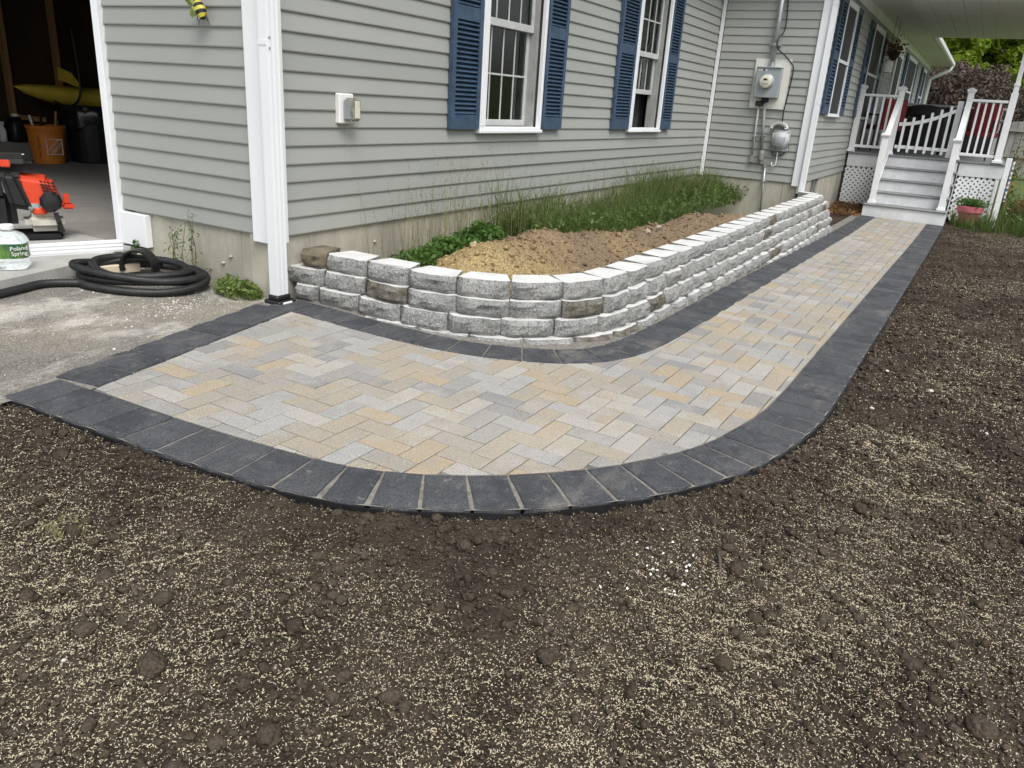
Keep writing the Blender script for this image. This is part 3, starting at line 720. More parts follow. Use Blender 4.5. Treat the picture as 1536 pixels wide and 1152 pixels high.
# windows ---------------------------------------------------------
def window(F, w, cols=4, rows=2, gap=0.0, blind=False, screen=False, lites=True):
    u0, u1, z0, z1 = w; cw_ = .082
    mb = MB()
    mb.box((u0, -.02, z0), (u0 + cw_, .034, z1), F); mb.box((u1 - cw_ * .45, -.004, z0), (u1, .034, z1), F); mb.box((u0 + cw_, -.06, z1 - cw_), (u1 - cw_ * .45, .032, z1), F); mb.box((u0 + cw_, -.06, z0), (u1 - cw_ * .45, .030, z0 + .018), F)
    win = mb.build('window', TRIM, house, bevel=.004)
    s = MB(); s.box((u0 + .014, .034, z0 + .03), (u0 + .028, .041, z1 - .02), F); s.box((u0 + .045, .034, z0 + .03), (u0 + .056, .039, z1 - .02), F); s.build('casing_bead', TRIM, win, bevel=.002)
    s = MB(); s.box((u0 - .012, -.03, z0 - .030), (u1 + .012, .048, z0 - .001), F); s.build('sill', TRIM, win, bevel=.006)
    a, b = u0 + cw_, u1 - cw_ * .45; zm = (z0 + z1) / 2 - .03
    j = MB(); j.box((a, -.14, z0 + .018), (a + .02, -.024, z1 - cw_), F); j.build('jamb', JAMB, win); j = MB(); j.box((b - .028, -.14, z0 + .018), (b + .01, -.030, z1 - cw_), F); j.build('jamb', JAMB, win)
    def sash(za, zb, o, nm, bot=.05, topw=.045):
        s = MB(); sw = .038; b2 = b - .028; a2 = a + .02
        s.box((a2, o - .028, za), (a2 + sw, o, zb), F); s.box((b2 - sw, o - .028, za), (b2, o, zb), F); s.box((a2 + sw, o - .026, za), (b2 - sw, o - .001, za + bot), F); s.box((a2 + sw, o - .026, zb - topw), (b2 - sw, o - .001, zb), F)
        so_ = s.build(nm, SASH, win, bevel=.002)
        p = MB(); p.box((a2 + sw - .004, o - .016, za + bot - .004), (b2 - sw + .004, o - .012, zb - topw + .004), F); p.build('pane', SCREEN if screen else GLASS, win)
        if lites:
            for i in range(1, cols):
                u = a2 + sw + (b2 - a2 - 2 * sw) * i / cols; q = MB(); q.box((u - .006, o - .0115, za + bot), (u + .006, o - .005, zb - topw), F); q.build('muntin', SASH, win)
            for i in range(1, rows):
                z = za + bot + (zb - topw - za - bot) * i / rows; q = MB(); q.box((a2 + sw, o - .011, z - .007), (b2 - sw, o - .0045, z + .007), F); q.build('muntin', SASH, win)
    if screen:
        p = MB(); p.box((a - .002, .004, z0 + .016), (b + .002, .010, z1 - cw_ + .002), F); p.build('insect_screen', SCREEN, win)
        p = MB(); p.box((a, .011, zm - .02), (b, .030, zm + .02), F); p.build('meeting_rail', TRIM, win)
        return win
    sash(zm, z1 - cw_, -.062, 'upper_sash', .055)
    sash(z0 + .02 + gap, zm + .045 + gap, -.098, 'lower_sash', .05)
    if blind:
        s = MB()
        for i in range(20):
            z = zm + .06 + i * .034; s.add([F(a + .03, -.165, z), F(b - .03, -.165, z), F(b - .03, -.145, z + .013), F(a + .03, -.145, z + .013)], [(0, 1, 2, 3)])
        s.build('blind', BLIND, win, recalc=False)
    c = MB(); n = 24; vs = []  # dark curtain added behind the sashes to keep panes and garage dark
    for i in range(n + 1):
        u = u0 - .1 + (u1 - u0 + .2) * i / n; o = -.26 + .025 * math.sin(i * 1.9)
        vs += [F(u, o, z0 - .2), F(u, o, z1 + .1)]
    c.add(vs, [(2 * i, 2 * i + 2, 2 * i + 3, 2 * i + 1) for i in range(n)]); c.build('light_block_curtain', CURTAIN, win, recalc=False)
    return win
def shutter(F, u0, u1, z0, z1, pitch=.0315):
    st, d0, d1 = .045, .0, .036; zm = (z0 + z1) / 2
    mb = MB(); mb.box((u0, d0, z0), (u0 + st, d1, z1), F); mb.box((u1 - st, d0, z0), (u1, d1, z1), F)
    mb.box((u0 + st, d0, z0), (u1 - st, d1 - .004, z0 + .105), F); mb.box((u0 + st, d0, z1 - .09), (u1 - st, d1 - .004, z1), F); mb.box((u0 + st, d0, zm - .05), (u1 - st, d1 - .004, zm + .045), F); mb.box((u0 + st, d0 + .001, z0 + .1), (u1 - st, d0 + .004, z1 - .05), F)
    o = mb.build('shutter', SHUT, house, bevel=.004)
    for za, zb in ((z0 + .105, zm - .05), (zm + .045, z1 - .09)):
        n = int((zb - za) / pitch); p = (zb - za) / n
        for i in range(n):
            z = za + p * i; s = MB()
            s.add([F(u0 + st, .030, z + .004), F(u1 - st, .030, z + .004), F(u1 - st, .0335, z + .009), F(u0 + st, .0335, z + .009), F(u0 + st, .008, z + p * .98), F(u1 - st, .008, z + p * .98), F(u1 - st, .005, z + p * .80), F(u0 + st, .005, z + p * .80)],
                  [(0, 1, 2, 3), (3, 2, 5, 4), (4, 5, 6, 7), (7, 6, 1, 0), (0, 3, 4, 7), (1, 6, 5, 2)]); s.build('slat', SHUT, o)
    return o
window(FL, WIN1, blind=True); window(FL, WIN2, gap=.36)
shutter(FL, 1.715, 2.10, .605, 2.20); shutter(FL, 3.13, 3.505, .605, 2.20)
shutter(FL, 4.69, 5.135, .605, 2.20); shutter(FL, 6.135, 6.49, .605, 2.20)
for w in (FW[0], FW[1], FW[3], FW[4]): window(FF, w, screen=True, lites=False)
for w in (FW[0], FW[1], FW[3], FW[4]):
    for a, b in ((w[0] - .45, w[0] - .015), (w[1] + .015, w[1] + .43)): shutter(FF, a, b, w[2], w[3], .045)
mb = MB(); mb.box((16.3, -.05, -.05), (17.7, .03, 2.5), FF); d_ = mb.build('door', TRIM, house, bevel=.004)
mb = MB(); mb.box((16.55, .031, .9), (17.4, .04, 2.2), FF); mb.build('door_pane', SCREEN, d_)
# far gutter elbow and downspout at the house end
mb = MB(); mb.tube([(XE - .05, YF - .60, WT - .0), (XE - .05, YF - .57, WT - .12), (XE - .05, YF - .25, WT - .30), (XE - .05, YF - .06, WT - .42), (XE - .05, YF - .06, -.4)], .055, 8); mb.build('downspout', TRIM, house, smooth=True)

# garage floor, apron
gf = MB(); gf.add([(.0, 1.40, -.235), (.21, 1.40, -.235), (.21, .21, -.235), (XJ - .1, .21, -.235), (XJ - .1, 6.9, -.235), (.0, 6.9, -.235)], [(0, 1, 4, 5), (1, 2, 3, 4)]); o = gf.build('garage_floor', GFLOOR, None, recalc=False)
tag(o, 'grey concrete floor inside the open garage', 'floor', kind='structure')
ap = []
for t in np.linspace(0, 1, 9): ap.append((-.03 - .26 * math.sin(t * math.pi / 2), 1.285 - .20 * (1 - math.cos(t * math.pi / 2)) - .02 * t))
ap = [(.012, 1.29)] + ap + [(-.60, 1.085), (-1.10, .965), (-2.2, .72), (-2.2, 4.9), (.012, 4.9)]
mb = MB(); mb.prism(ap, -.50, -.236); o = mb.build('concrete_apron', SLAB, None, bevel=.012); tag(o, 'pale concrete apron in front of the garage', 'slab', kind='structure')
for i in range(9):
    x = .45 + i * .62; mb = MB(); mb.box((x, 6.76, -.05), (x + .045, 6.85, 2.43)); mb.build('stud', STUD, house)
for i in range(5):
    y = 4.4 + i * .5; mb = MB(); mb.box((XJ - .15, y, -.05), (XJ - .061, y + .04, 2.43)); mb.build('stud', STUD, house)
mb = MB(); mb.box((.14, 6.60, -.3), (XJ - .2, 6.755, -.02)); mb.build('foundation_ledge', GFLOOR, house, bevel=.01)

# ------------------------------------------------------------------ porch
PX = 12.0; DK = .345
porch = thing('porch', 'white porch with steps, railings, lattice skirt and flat ceiling', 'porch', (12.8, -2.6, -.6))
def pb(name, a, b, mat=VINYL, bev=.004, par=None):
    mb = MB(); mb.box(a, b); return mb.build(name, mat, par or porch, bevel=bev)
pb('deck', (PX, -3.80, DK - .03), (16.6, YF - .02, DK), TREAD, .006)
pb('skirt_board', (PX + .03, -3.78, .105), (PX + .07, YF - .03, DK - .031), RISER)
pb('skirt_board', (PX + .071, -3.78, .105), (16.6, -3.74, DK - .031), RISER)
pb('under_deck_shade', (PX + .4, -3.7, -.7), (16.5, YF - .1, .1), BLACKM)  # solid black block stands in for the shade beneath the deck
for i in range(5):
    x = 10.92 + .27 * i; zt = -.405 + .1875 * i; zb = zt - .1875 - (.06 if i == 0 else 0); y0, y1 = (-3.158, -1.925) if i == 0 else (-3.15, -1.985)
    pb('riser', (x + .02, y0 + .006, zb), (x + .045, y1 - .006, zt - .026), RISER, .002)
    if i < 4: pb('tread', (x - .008, y0, zt - .025), (x + .30, y1, zt), TREAD, .008)
pb('stair_side', (10.966, -1.955, -.68), (PX, -1.93, -.432), RISER, .003)
mb = MB()
for k in range(4): mb.box((11.21 + .27 * k, -3.145, -.68), (11.46 + .27 * k, -3.12, -.244 + .1875 * k))
mb.build('stair_side', RISER, porch)
mb = MB()
for k in range(4): mb.box((11.21 + .27 * k, -2.02, -.43), (11.46 + .27 * k, -1.995, -.244 + .1875 * k))
mb.build('stair_side', RISER, porch)
def post(x, y, z0, z1, w=.09):
    mb = MB(); mb.box((x - w / 2, y - w / 2, z0 + .001), (x + w / 2, y + w / 2, z1)); p = mb.build('post', VINYL, porch, bevel=.004)
    c = MB(); c.box((x - w / 2 - .018, y - w / 2 - .018, z0 + .001), (x + w / 2 + .018, y + w / 2 + .018, z0 + .035)); c.box((x - w / 2 - .008, y - w / 2 - .008, z0 + .0355), (x + w / 2 + .008, y + w / 2 + .008, z0 + .055)); c.build('post_base', VINYL, p, bevel=.004)
    if z1 < 2:
        c = MB(); c.add([(x + sx * a, y + sy * a, z) for a, z in ((w / 2 + .006, z1 - .03), (w / 2 + .022, z1 - .001), (w / 2 + .024, z1 + .018), (.012, z1 + .05)) for sx, sy in ((-1, -1), (1, -1), (1, 1), (-1, 1))],
                        [(3, 2, 1, 0), (12, 13, 14, 15)] + [(k * 4 + i, k * 4 + (i + 1) % 4, k * 4 + 4 + (i + 1) % 4, k * 4 + 4 + i) for k in range(3) for i in range(4)]); c.build('post_cap', VINYL, p)
    return p
post(PX + .05, -1.425, DK, 1.40); post(PX + .05, -2.04, DK, 1.40); post(PX + .05, -3.06, DK, 1.42)
post(11.10, -2.03, -.405, .66); post(11.10, -3.055, -.405, .66)
mb = MB(); y = -3.66; w = .10
mb.box((PX + .0, y - w / 2, DK + .001), (PX + .1, y + w / 2, 1.42)); mb.box((PX + .012, y - w / 2 + .012, 1.42), (PX + .088, y + w / 2 - .012, 1.52)); mb.box((PX + .005, y - w / 2 + .005, 1.52), (PX + .095, y + w / 2 - .005, 1.56)); mb.box((PX + .017, y - .033, 1.56), (PX + .083, y + .033, 2.50)); mb.box((PX, y - .05, 2.50), (PX + .1, y + .05, 2.60))
col_ = mb.build('column', VINYL, porch, bevel=.004)
mb = MB(); mb.box((PX - .025, y - .075, DK + .001), (PX + .125, y + .075, DK + .05)); mb.build('column_base', VINYL, col_, bevel=.008)
def railing(y0, y1, n, x=PX + .05, ztop=1.30, zbot=.445, mat=VINYL):
    mb = MB(); mb.box((x - .035, y0, ztop - .04), (x + .035, y1, ztop)); mb.build('rail', mat, porch, bevel=.006)
    mb = MB(); mb.box((x - .022, y0, zbot - .02), (x + .022, y1, zbot + .025)); mb.build('rail', mat, porch, bevel=.004)
    for i in range(n):
        y = y0 + (y1 - y0) * (i + 1) / (n + 1); mb = MB(); mb.box((x - .016, y - .016, zbot + .0255), (x + .016, y + .016, ztop - .0405)); mb.build('baluster', mat, porch, bevel=.002)
railing(-1.995, -1.47, 4); railing(-3.61, -3.105, 4)
railing(-3.7, YF - .1, 18, 16.5, 1.28, .40, SASH)  # far railing takes the greyer sash white; porch shade put into its colour
railing(-3.72, -3.68, 0, 14.2)
# stair handrails
for y in (-2.035, -3.058):
    mb = MB(); mb.bar((11.12, y, .60), (PX + .02, y, 1.24), .085, .045); mb.build('handrail', VINYL, porch, bevel=.006)
    mb = MB(); mb.bar((11.12, y, -.25), (PX + .02, y, .42), .04, .045); mb.build('handrail', VINYL, porch, bevel=.004)
    for k in range(6):
        x = 11.25 + .115 * k; t = (x - 11.12) / .9; mb = MB(); mb.box((x - .016, y - .016, -.23 + .66 * t), (x + .016, y + .016, .59 + .63 * t)); mb.build('baluster', VINYL, porch)
# gate at the top of the stairs
gx_ = PX + .13
g_ = MB(); g_.box((gx_ - .02, -2.985, DK + .02), (gx_ + .02, -2.90, 1.26)); gate = g_.build('gate', VINYL, porch, bevel=.004)
pts = [(gx_ - .03, -2.10 - .80 * t, .845 + .26 * t ** 1.7) for t in np.linspace(0, 1, 9)]
g_ = MB()
for a, b in zip(pts, pts[1:]): g_.bar(a, b, .03, .055)
g_.build('gate_rail', VINYL, gate); pb('gate_rail', (gx_ - .04, -2.92, .455), (gx_ + .0, -2.10, .51), VINYL, .004, gate)
for k in range(6):
    y = -2.18 - .13 * k; t = (-y - 2.10) / .80; pb('picket', (gx_ - .07, y - .02, .40), (gx_ - .047, y + .02, .93 + .28 * t ** 1.5), VINYL, .003, gate)
# lattice panels
def lattice(y0, y1, z0, z1, x=PX + .05):
    L = MB(); p = .085; w = .036
    for s in (1, -1):
        c = -(z1 - z0)
        while c < (y1 - y0) + (z1 - z0):
            ya, yb = (y0 + c, y0 + c + (z1 - z0)); za, zb = (z0, z1) if s > 0 else (z1, z0)
            # clip to [y0,y1]
            t0 = max(0, (y0 - ya) / (yb - ya)); t1 = min(1, (y1 - ya) / (yb - ya))
            if t1 - t0 > .03:
                a = (x + (.004 if s > 0 else -.004), ya + (yb - ya) * t0, za + (zb - za) * t0); b = (x + (.004 if s > 0 else -.004), ya + (yb - ya) * t1, za + (zb - za) * t1)
                L.bar(a, b, w, .007, (1, 0, 0)) if False else L.bar(a, b, .007, w, (1, 0, 0)) if False else L.bar(a, b, w, .0065, (1, 0, 0))
            c += p
    return L.build('lattice', VINYL, porch)
lattice(-1.93, YF - .03, -.62, .10); lattice(-3.70, -3.16, -.62, .10)
pb('lattice_trim', (PX + .035, -3.76, -.66), (PX + .065, -3.71, .104)); 
# ceiling and roof edge
pb('porch_ceiling', (11.05, -4.10, 2.625), (16.9, YF - .56, 2.658), SOFFIT, .003)
mb = MB()
for k in range(9): mb.box((11.06, -4.05 + k * .23, 2.617), (16.85, -4.05 + k * .23 + .222, 2.6249))
mb.build('ceiling_boards', SOFFIT, porch)
pb('porch_roof', (10.95, -4.2, 2.66), (17.0, YF - .67, 2.85), TRIM, .004)

# ------------------------------------------------------------------ things on the walls
def text_mesh(s, size, extr=.0008):
    cu = bpy.data.curves.new('lettering', 'FONT'); cu.body = s; cu.size = size; cu.extrude = extr; cu.align_x = 'CENTER'; cu.align_y = 'CENTER'; cu.resolution_u = 3
    ob = bpy.data.objects.new('lettering', cu); COL.objects.link(ob); dg = bpy.context.evaluated_depsgraph_get(); dg.update()
    me = bpy.data.meshes.new_from_object(ob.evaluated_get(dg)); bpy.data.objects.remove(ob); bpy.data.curves.remove(cu); return me
def frameM(origin, right, up):
    r = Vector(right).normalized(); u = Vector(up).normalized(); n = r.cross(u); M = Matrix.Identity(4)
    for i in range(3): M[i][0] = r[i]; M[i][1] = u[i]; M[i][2] = n[i]; M[i][3] = origin[i]
    return M
def lettering(s, size, origin, right, up, mat, parent):
    me = text_mesh(s, size); me.materials.append(mat); return put('lettering', me, parent, frameM(origin, right, up))

FB = lambda u, o, z: (XJ - o, -u, z)
em_ = thing('electric_meter', 'grey electric meter box with round dial and conduits on white backboard', 'electric meter', (XJ - .02, -.78, -.3))
def wb(name, u0, u1, o0, o1, z0, z1, mat, par, bev=.003):
    mb = MB(); mb.box((u0, o0, z0), (u1, o1, z1), FB); return mb.build(name, mat, par, bevel=bev)
wb('backboard', .548, 1.015, -.01, .022, .928, 1.548, BOARDW, em_)
bx_ = wb('meter_box', .605, .922, .023, .125, 1.065, 1.437, METER, em_, .006)
wb('box_hood', .600, .927, .022, .140, 1.432, 1.446, METER, bx_, .003)
mb = MB(); Rx = Matrix.Rotation(-math.pi / 2, 4, 'Y').to_3x3(); mb.lathe([(.095, 0), (.097, .016), (.090, .02), (.086, .035), (.082, .045)], 28, (XJ - .125, -.752, 1.262), M=Rx); dl = mb.build('dial_ring', GALV, bx_, smooth=False)
mb = MB(); mb.lathe([(.081, 0), (.080, .012), (.072, .018), (.01, .019)], 28, (XJ - .165, -.752, 1.262), M=Rx); mb.build('dial_face', CREAM, bx_, smooth=True)
mb = MB(); mb.box((.725, .184, 1.278), (.775, .1865, 1.30), FB); mb.build('dial_display', BLACK, bx_)
for i in range(4):
    u = .63 + i * .03; mb = MB(); mb.box((u, .1255, 1.395), (u + .02, .1275, 1.412), FB); mb.build('marking', WHITEP if i != 2 else BLACK, bx_)
mb = MB(); mb.box((.71, .184, 1.235), (.79, .1865, 1.238), FB); mb.build('marking', BLACK, bx_)
mb = MB(); mb.tube([FB(.778, .07, 1.446), FB(.770, .07, 2.65)], .031, 14); mb.build('service_conduit', GALV, em_, smooth=True)
mb = MB(); mb.tube([FB(.778, .07, 1.446), FB(.778, .07, 1.50)], .037, 14); mb.build('conduit_collar', GALV, em_)
wb('conduit_clamp', .70, .845, .0, .022, 1.705, 1.735, GALV, em_); mb = MB(); mb.tube([FB(.771, .07, 1.705), FB(.771, .07, 1.735)], .035, 14); mb.build('conduit_clamp', GALV, em_)
wb('junction_fitting', .64, .74, .02, .08, .96, 1.02, BLACKM, em_, .008); wb('junction_fitting', .715, .80, .03, .09, 1.01, 1.064, BLACKM, em_, .008)
mb = MB(); mb.tube([FB(.682, .035, .97), FB(.70, .035, .30)], .013, 10); mb.build('conduit', UTIL, em_, smooth=True)
mb = MB(); mb.tube([FB(.757, .045, 1.03), FB(.815, .045, .40)], .019, 10); mb.build('conduit', PIPE, em_, smooth=True)
wb('conduit_box', .675, .725, .0, .05, .225, .31, PIPE, em_, .006)
mb = MB(); mb.lathe([(.022, 0), (.032, .02), (.032, .11), (.024, .14)], 12, FB(.828, .045, .255)); mb.build('conduit_box', PIPE, em_)
wb('conduit_box', .875, .915, .0, .045, .17, .26, PIPE, em_, .006)
mb = MB(); mb.tube([FB(.70, .02, .235), FB(.88, .02, .215)], .008, 8); mb.build('conduit', PIPE, em_)
mb = MB(); mb.tube([FB(.900, .03, .19), FB(.935, .03, -.42)], .013, 10); mb.build('conduit', GALV, em_, smooth=True)
for z, u in ((.56, .693), (.58, .80), (-.02, .913)):
    wb('pipe_strap', u - .03, u + .03, .0, .05, z, z + .015, GALV, em_, .002)
ub = thing('utility_box', 'rounded grey telephone utility box with curved hood beside corner trim', 'utility box', (XJ - .02, -1.04, .38))
mb = MB(); mb.box((.925, .0, .395), (1.165, .03, .675), FB); mb.build('back_case', UTIL, ub, bevel=.025, segs=3)
mb = MB(); mb.box((.935, .031, .405), (1.155, .105, .665), FB); cv = mb.build('cover', UTIL, ub, bevel=.034, segs=5, smooth=True)
for k in range(6):
    mb = MB(); mb.bar(FB(.985 + k * .022, .106, .47), FB(1.005 + k * .022, .106, .59), .006, .006, (1, 0, 0)); mb.build('rib', METER, cv)
mb = MB(); arc = [FB(1.005 - .10 * math.cos(t), .05, .675 + .085 * math.sin(t)) for t in np.linspace(.25, math.pi - .25, 12)]
for a, b in zip(arc, arc[1:]): e_ = (Vector(b) - Vector(a)) * .22; mb.bar(Vector(a) - e_, Vector(b) + e_, .035, .07, (1, 0, 0))
mb.build('hood', WHITEP, ub)
wb('latch', 1.16, 1.185, .02, .05, .50, .54, GALV, ub)
mb = MB(); mb.tube([FB(1.03, .03, .40), FB(1.035, .03, .30), FB(1.03, .03, .22), FB(1.0, .03, .195), FB(.975, .03, .22), FB(.98, .03, .25)], .008, 8); mb.build('ground_wire', WHITEP, ub, smooth=True)
mb = MB(); mb.tube([FB(.95, .03, .40), FB(.98, .03, .345), FB(1.05, .03, .335), FB(1.12, .03, .375), FB(1.13, .03, .40)], .006, 8); mb.build('cable', BLACK, ub, smooth=True)
mb = MB(); mb.tube([tuple(v) for v in spline([FB(.80, .03, 2.60), FB(.86, .03, 1.95), FB(.815, .11, 1.80), FB(.82, .12, 1.68), FB(.93, .03, 1.58), FB(1.035, .03, 1.48), FB(1.052, .03, 1.38), FB(1.035, .03, 1.10), FB(1.02, .03, .90), FB(1.03, .03, .74)], .04)], .008, 8); cb = mb.build('cable', BLACK, None, smooth=True)
tag(cb, 'thin black cable running down the siding to the utility box', 'cable')

ol = thing('outlet_box', 'weathered clear cover outlet box on white plate beside corner downspout', 'outlet box', (.61, -.01, .63))
mb = MB(); mb.box((.535, -.01, .638), (.665, .028, .812), FL); mb.build('mounting_plate', WHITEP, ol, bevel=.006)
GREYP = plain('aged_plastic', (.26, .26, .22), .35, .35, 30)
mb = MB(); mb.box((.572, .029, .655), (.668, .09, .79), FL); cv = mb.build('cover', GREYP, ol, bevel=.012, segs=2)
mb = MB(); mb.box((.600, .091, .672), (.645, .096, .772), FL); mb.build('cover_window', CREAM, cv, bevel=.006)
mb = MB(); mb.box((.567, .034, .668), (.5715, .08, .775), FL); mb.build('cover_side', METER, cv)

# bee ornament
bee = thing('bee_ornament', 'small yellow and black striped metal bee hanging on the siding', 'ornament', (-.03, .445, 1.13))
BY = plain('bee_yellow', (.55, .47, .06), .35, .2, 40); BG = plain('bee_green', (.20, .26, .06), .4, .3, 40)
ax = Vector((0, -.45, -.89)).normalized(); c0 = Vector((-.045, .447, 1.195)); q = ax.to_track_quat('Z', 'Y').to_matrix()
prof = [(.004, -.055), (.016, -.05), (.026, -.035), (.031, -.015), (.032, .005), (.028, .025), (.018, .043), (.005, .052)]
for i in range(len(prof) - 1):
    mb = MB(); mb.lathe([prof[i], prof[i + 1]], 14, c0, M=q); mb.build('stripe', BY if i % 2 else BLACK, bee, smooth=False)
mb = MB(); mb.lathe([(.004, -.02), (.017, -.013), (.02, 0), (.015, .014), (.004, .02)], 12, c0 + ax * -.068, M=q); mb.build('head', BG, bee, smooth=True)
for s in (-1, 1):
    mb = MB(); d = Vector((-.3, .35 * s + .35, .25 * s)).normalized(); w0 = c0 + ax * -.02
    mb.add([w0, w0 + d * .05 + ax * -.03, w0 + d * .085 + ax * -.012, w0 + d * .07 + ax * .02, w0 + d * .03 + ax * .02, w0 + Vector((-.004, 0, .004))], [(0, 1, 2, 3, 4), (5, 4, 3, 2, 1)]); mb.build('wing', BG, bee, recalc=False)
for k in range(3):
    for s in (-1, 1):
        b_ = c0 + ax * (-.02 + .025 * k); mb = MB(); mb.tube([b_, b_ + Vector((-.0, -.03 * s, -.02 + .01 * s)), b_ + Vector((.01, -.045 * s, -.045))], .0022, 5); mb.build('leg', BLACK, bee)
for s in (-1, 1):
    b_ = c0 + ax * -.085; mb = MB(); mb.tube([b_, b_ + Vector((-.01, .012 * s, .02)), b_ + Vector((-.01, .022 * s, .035))], .002, 5); mb.build('antenna', BLACK, bee)

# ------------------------------------------------------------------ driveway and garage things
# coiled ribbed hose
def hose_pts():
    P = []
    DZ = lambda x, y: float(drive_z(np.array(x), np.array(y))) + .024
    for i in range(14): x = -2.6 + i * .135; y = .565 + .35 * i / 13 + .01 * math.sin(i * .7); P.append((x, y, DZ(x, y)))
    th0 = math.pi * 1.25; turns = 4.6; n = 150; c = Vector((-.36, .74))
    for i in range(n):
        t = i / n; th = th0 + t * turns * 2 * math.pi; r = 1.0 - .42 * t + .09 * math.sin(th * .43 + 1)
        ex = Vector((.50, -.62)).normalized() * (.40 * r) * math.cos(th) ; ey = Vector((.62, .50)).normalized() * (.27 * r) * math.sin(th)
        z = .010 + min(t * .10, .05) + .020 * math.sin(th * 1.0 + t * 9)
        p = c + ex + ey; P.append((p.x, p.y, DZ(p.x, p.y) + max(z, 0)))
    return P
hp = spline(hose_pts(), .010); hp = np.array(hp)
rs = [.0225 + (.0022 if i % 2 else -.0012) for i in range(len(hp))]
mb = MB(); mb.tube([tuple(p) for p in hp], rs, 9); hz = mb.build('hose', HOSE, None, smooth=True, recalc=False)
tag(hz, 'coil of black ribbed hose lying on the driveway by the garage', 'hose')
mb = MB(); ring = [(-.30 + .10 * math.cos(t) * .45, .84 - .10 * math.cos(t) * .89, -.255 + .10 * math.sin(t)) for t in np.linspace(-.3, math.pi + .3, 16)]
for i, (a, b) in enumerate(zip(ring, ring[1:])): mb.bar(a, b, .012, .085, (.89, .45, 0.0))
o = mb.build('hose_strap', BLACK, None); tag(o, 'wide black plastic cuff standing up in the hose coil', 'hose cuff')
def board(name, label, a, b, w, h, mat, group=None):
    mb = MB(); mb.bar(a, b, w, h); o = mb.build(name, mat, None, bevel=.004); return tag(o, label, 'board', group)
board('lumber_board', 'short pale lumber offcut lying behind the hose beside the apron', (-.49, .99, -.275), (-.24, .95, -.28), .085, .055, LUMBER)
board('lumber_board', 'longer pale lumber board lying along the garage foundation behind the hose', (-.13, 1.13, -.275), (-.075, .68, -.295), .09, .06, LUMBER)
# loose downspout length on the apron
dsl = thing('loose_downspout', 'loose white ribbed downspout length lying on the concrete apron', 'downspout', (-.6, 1.35, -.236))
a, b = Vector((-1.60, 1.80, -.205)), Vector((-.135, 1.245, -.205)); d = (b - a).normalized(); sd = Vector((d.y, -d.x, 0)); up = Vector((0, 0, 1))
pr = []
for i in range(6): pr.append((.035 + (.003 if i % 2 else 0), -.028 + .056 * i / 5))
for i in range(6): pr.append((.035 - .07 * i / 5, .030 + (.003 if i % 2 else 0)))
for i in range(6): pr.append((-.035 - (.003 if i % 2 else 0), .028 - .056 * i / 5))
for i in range(6): pr.append((-.035 + .07 * i / 5, -.031))
k = len(pr); mb = MB(); mb.add([a + sd * x + up * z for x, z in pr] + [b + sd * x + up * z for x, z in pr], [(i, (i + 1) % k, k + (i + 1) % k, k + i) for i in range(k)]); mb.build('tube', TRIM, dsl)
inn = [(x * .9, z * .9) for x, z in pr]; mb = MB(); mb.add([b + sd * x + up * z for x, z in pr] + [b + sd * x + up * z for x, z in inn] + [b - d * .25 + sd * x + up * z for x, z in inn], [(i, (i + 1) % k, k + (i + 1) % k, k + i) for i in range(k)] + [(k + i, k + (i + 1) % k, 2 * k + (i + 1) % k, 2 * k + i) for i in range(k)] + [tuple(range(2 * k, 3 * k))]); mb.build('open_end', BLACKM, dsl)  # bore lined black; shade inside the open tube put into its colour

# water jug
jug = thing('water_jug', 'clear plastic water jug with white cap and green label on apron', 'water jug', (-.86, 1.18, -.236))
WATER = Mat('clear_plastic', .06, .5); WATER.col((.85, .9, .9)); WATER.b.inputs['Transmission Weight'].default_value = .85; WATER.b.inputs['IOR'].default_value = 1.2; WATER.bump(WATER.noise(35, 2), .35, .01); WATER = WATER.m
jc = Vector((-.86, 1.18, -.236)); JZ = .77; jr = Matrix.Rotation(rad(-40), 3, 'Z') @ Matrix.Diagonal((1, 1, JZ))
mb = MB(); mb.lathe([(.055, .0), (.082, .006), (.09, .03), (.085, .07), (.094, .09), (.094, .20), (.088, .215), (.07, .25), (.045, .268), (.032, .275), (.028, .29)], 28, jc, sq=4, M=jr); mb.build('bottle', WATER, jug, smooth=True)
mb = MB(); mb.lathe([(.034, .286), (.036, .29), (.036, .316), (.031, .321), (.004, .322)], 22, jc, M=jr); mb.build('cap', WHITEP, jug)
GREENL = Mat('green_label', .4, .4); GREENL.col(GREENL.mix(GREENL.ramp(GREENL.noise((30, 30, 12), 3), .42, .6), (.02, .085, .035), (.14, .26, .05))); GREENL = GREENL.m
vdir = Vector((CAM_C[0] - jc.x, CAM_C[1] - jc.y, 0)).normalized(); vr = Vector((-vdir.y, vdir.x, 0))
mb = MB(); vs = []; n = 30
for i in range(n + 1):
    t = -1.15 + 2.5 * i / n; dirv = vdir * math.cos(t) + vr * math.sin(t); l_ = Matrix.Rotation(rad(40), 3, 'Z') @ dirv; rr_ = .0955 * (abs(l_.x) ** 4 + abs(l_.y) ** 4) ** -.25
    for z in (.092, .198): vs.append(jc + dirv * rr_ + Vector((0, 0, z * JZ)))
mb.add(vs, [(2 * i, 2 * i + 2, 2 * i + 3, 2 * i + 1) for i in range(n)]); lb = mb.build('label', GREENL, jug, recalc=False)
ln = (vdir * .93 + vr * .37).normalized(); lr = Vector((0, 0, 1)).cross(ln)
lettering('Poland', .034, jc + ln * .112 + Vector((0, 0, .128)), lr, (0.0, 0, 1), WHITEP, jug); lettering('Spring', .034, jc + ln * .112 + Vector((0, 0, .100)), lr, (0.0, 0, 1), WHITEP, jug)

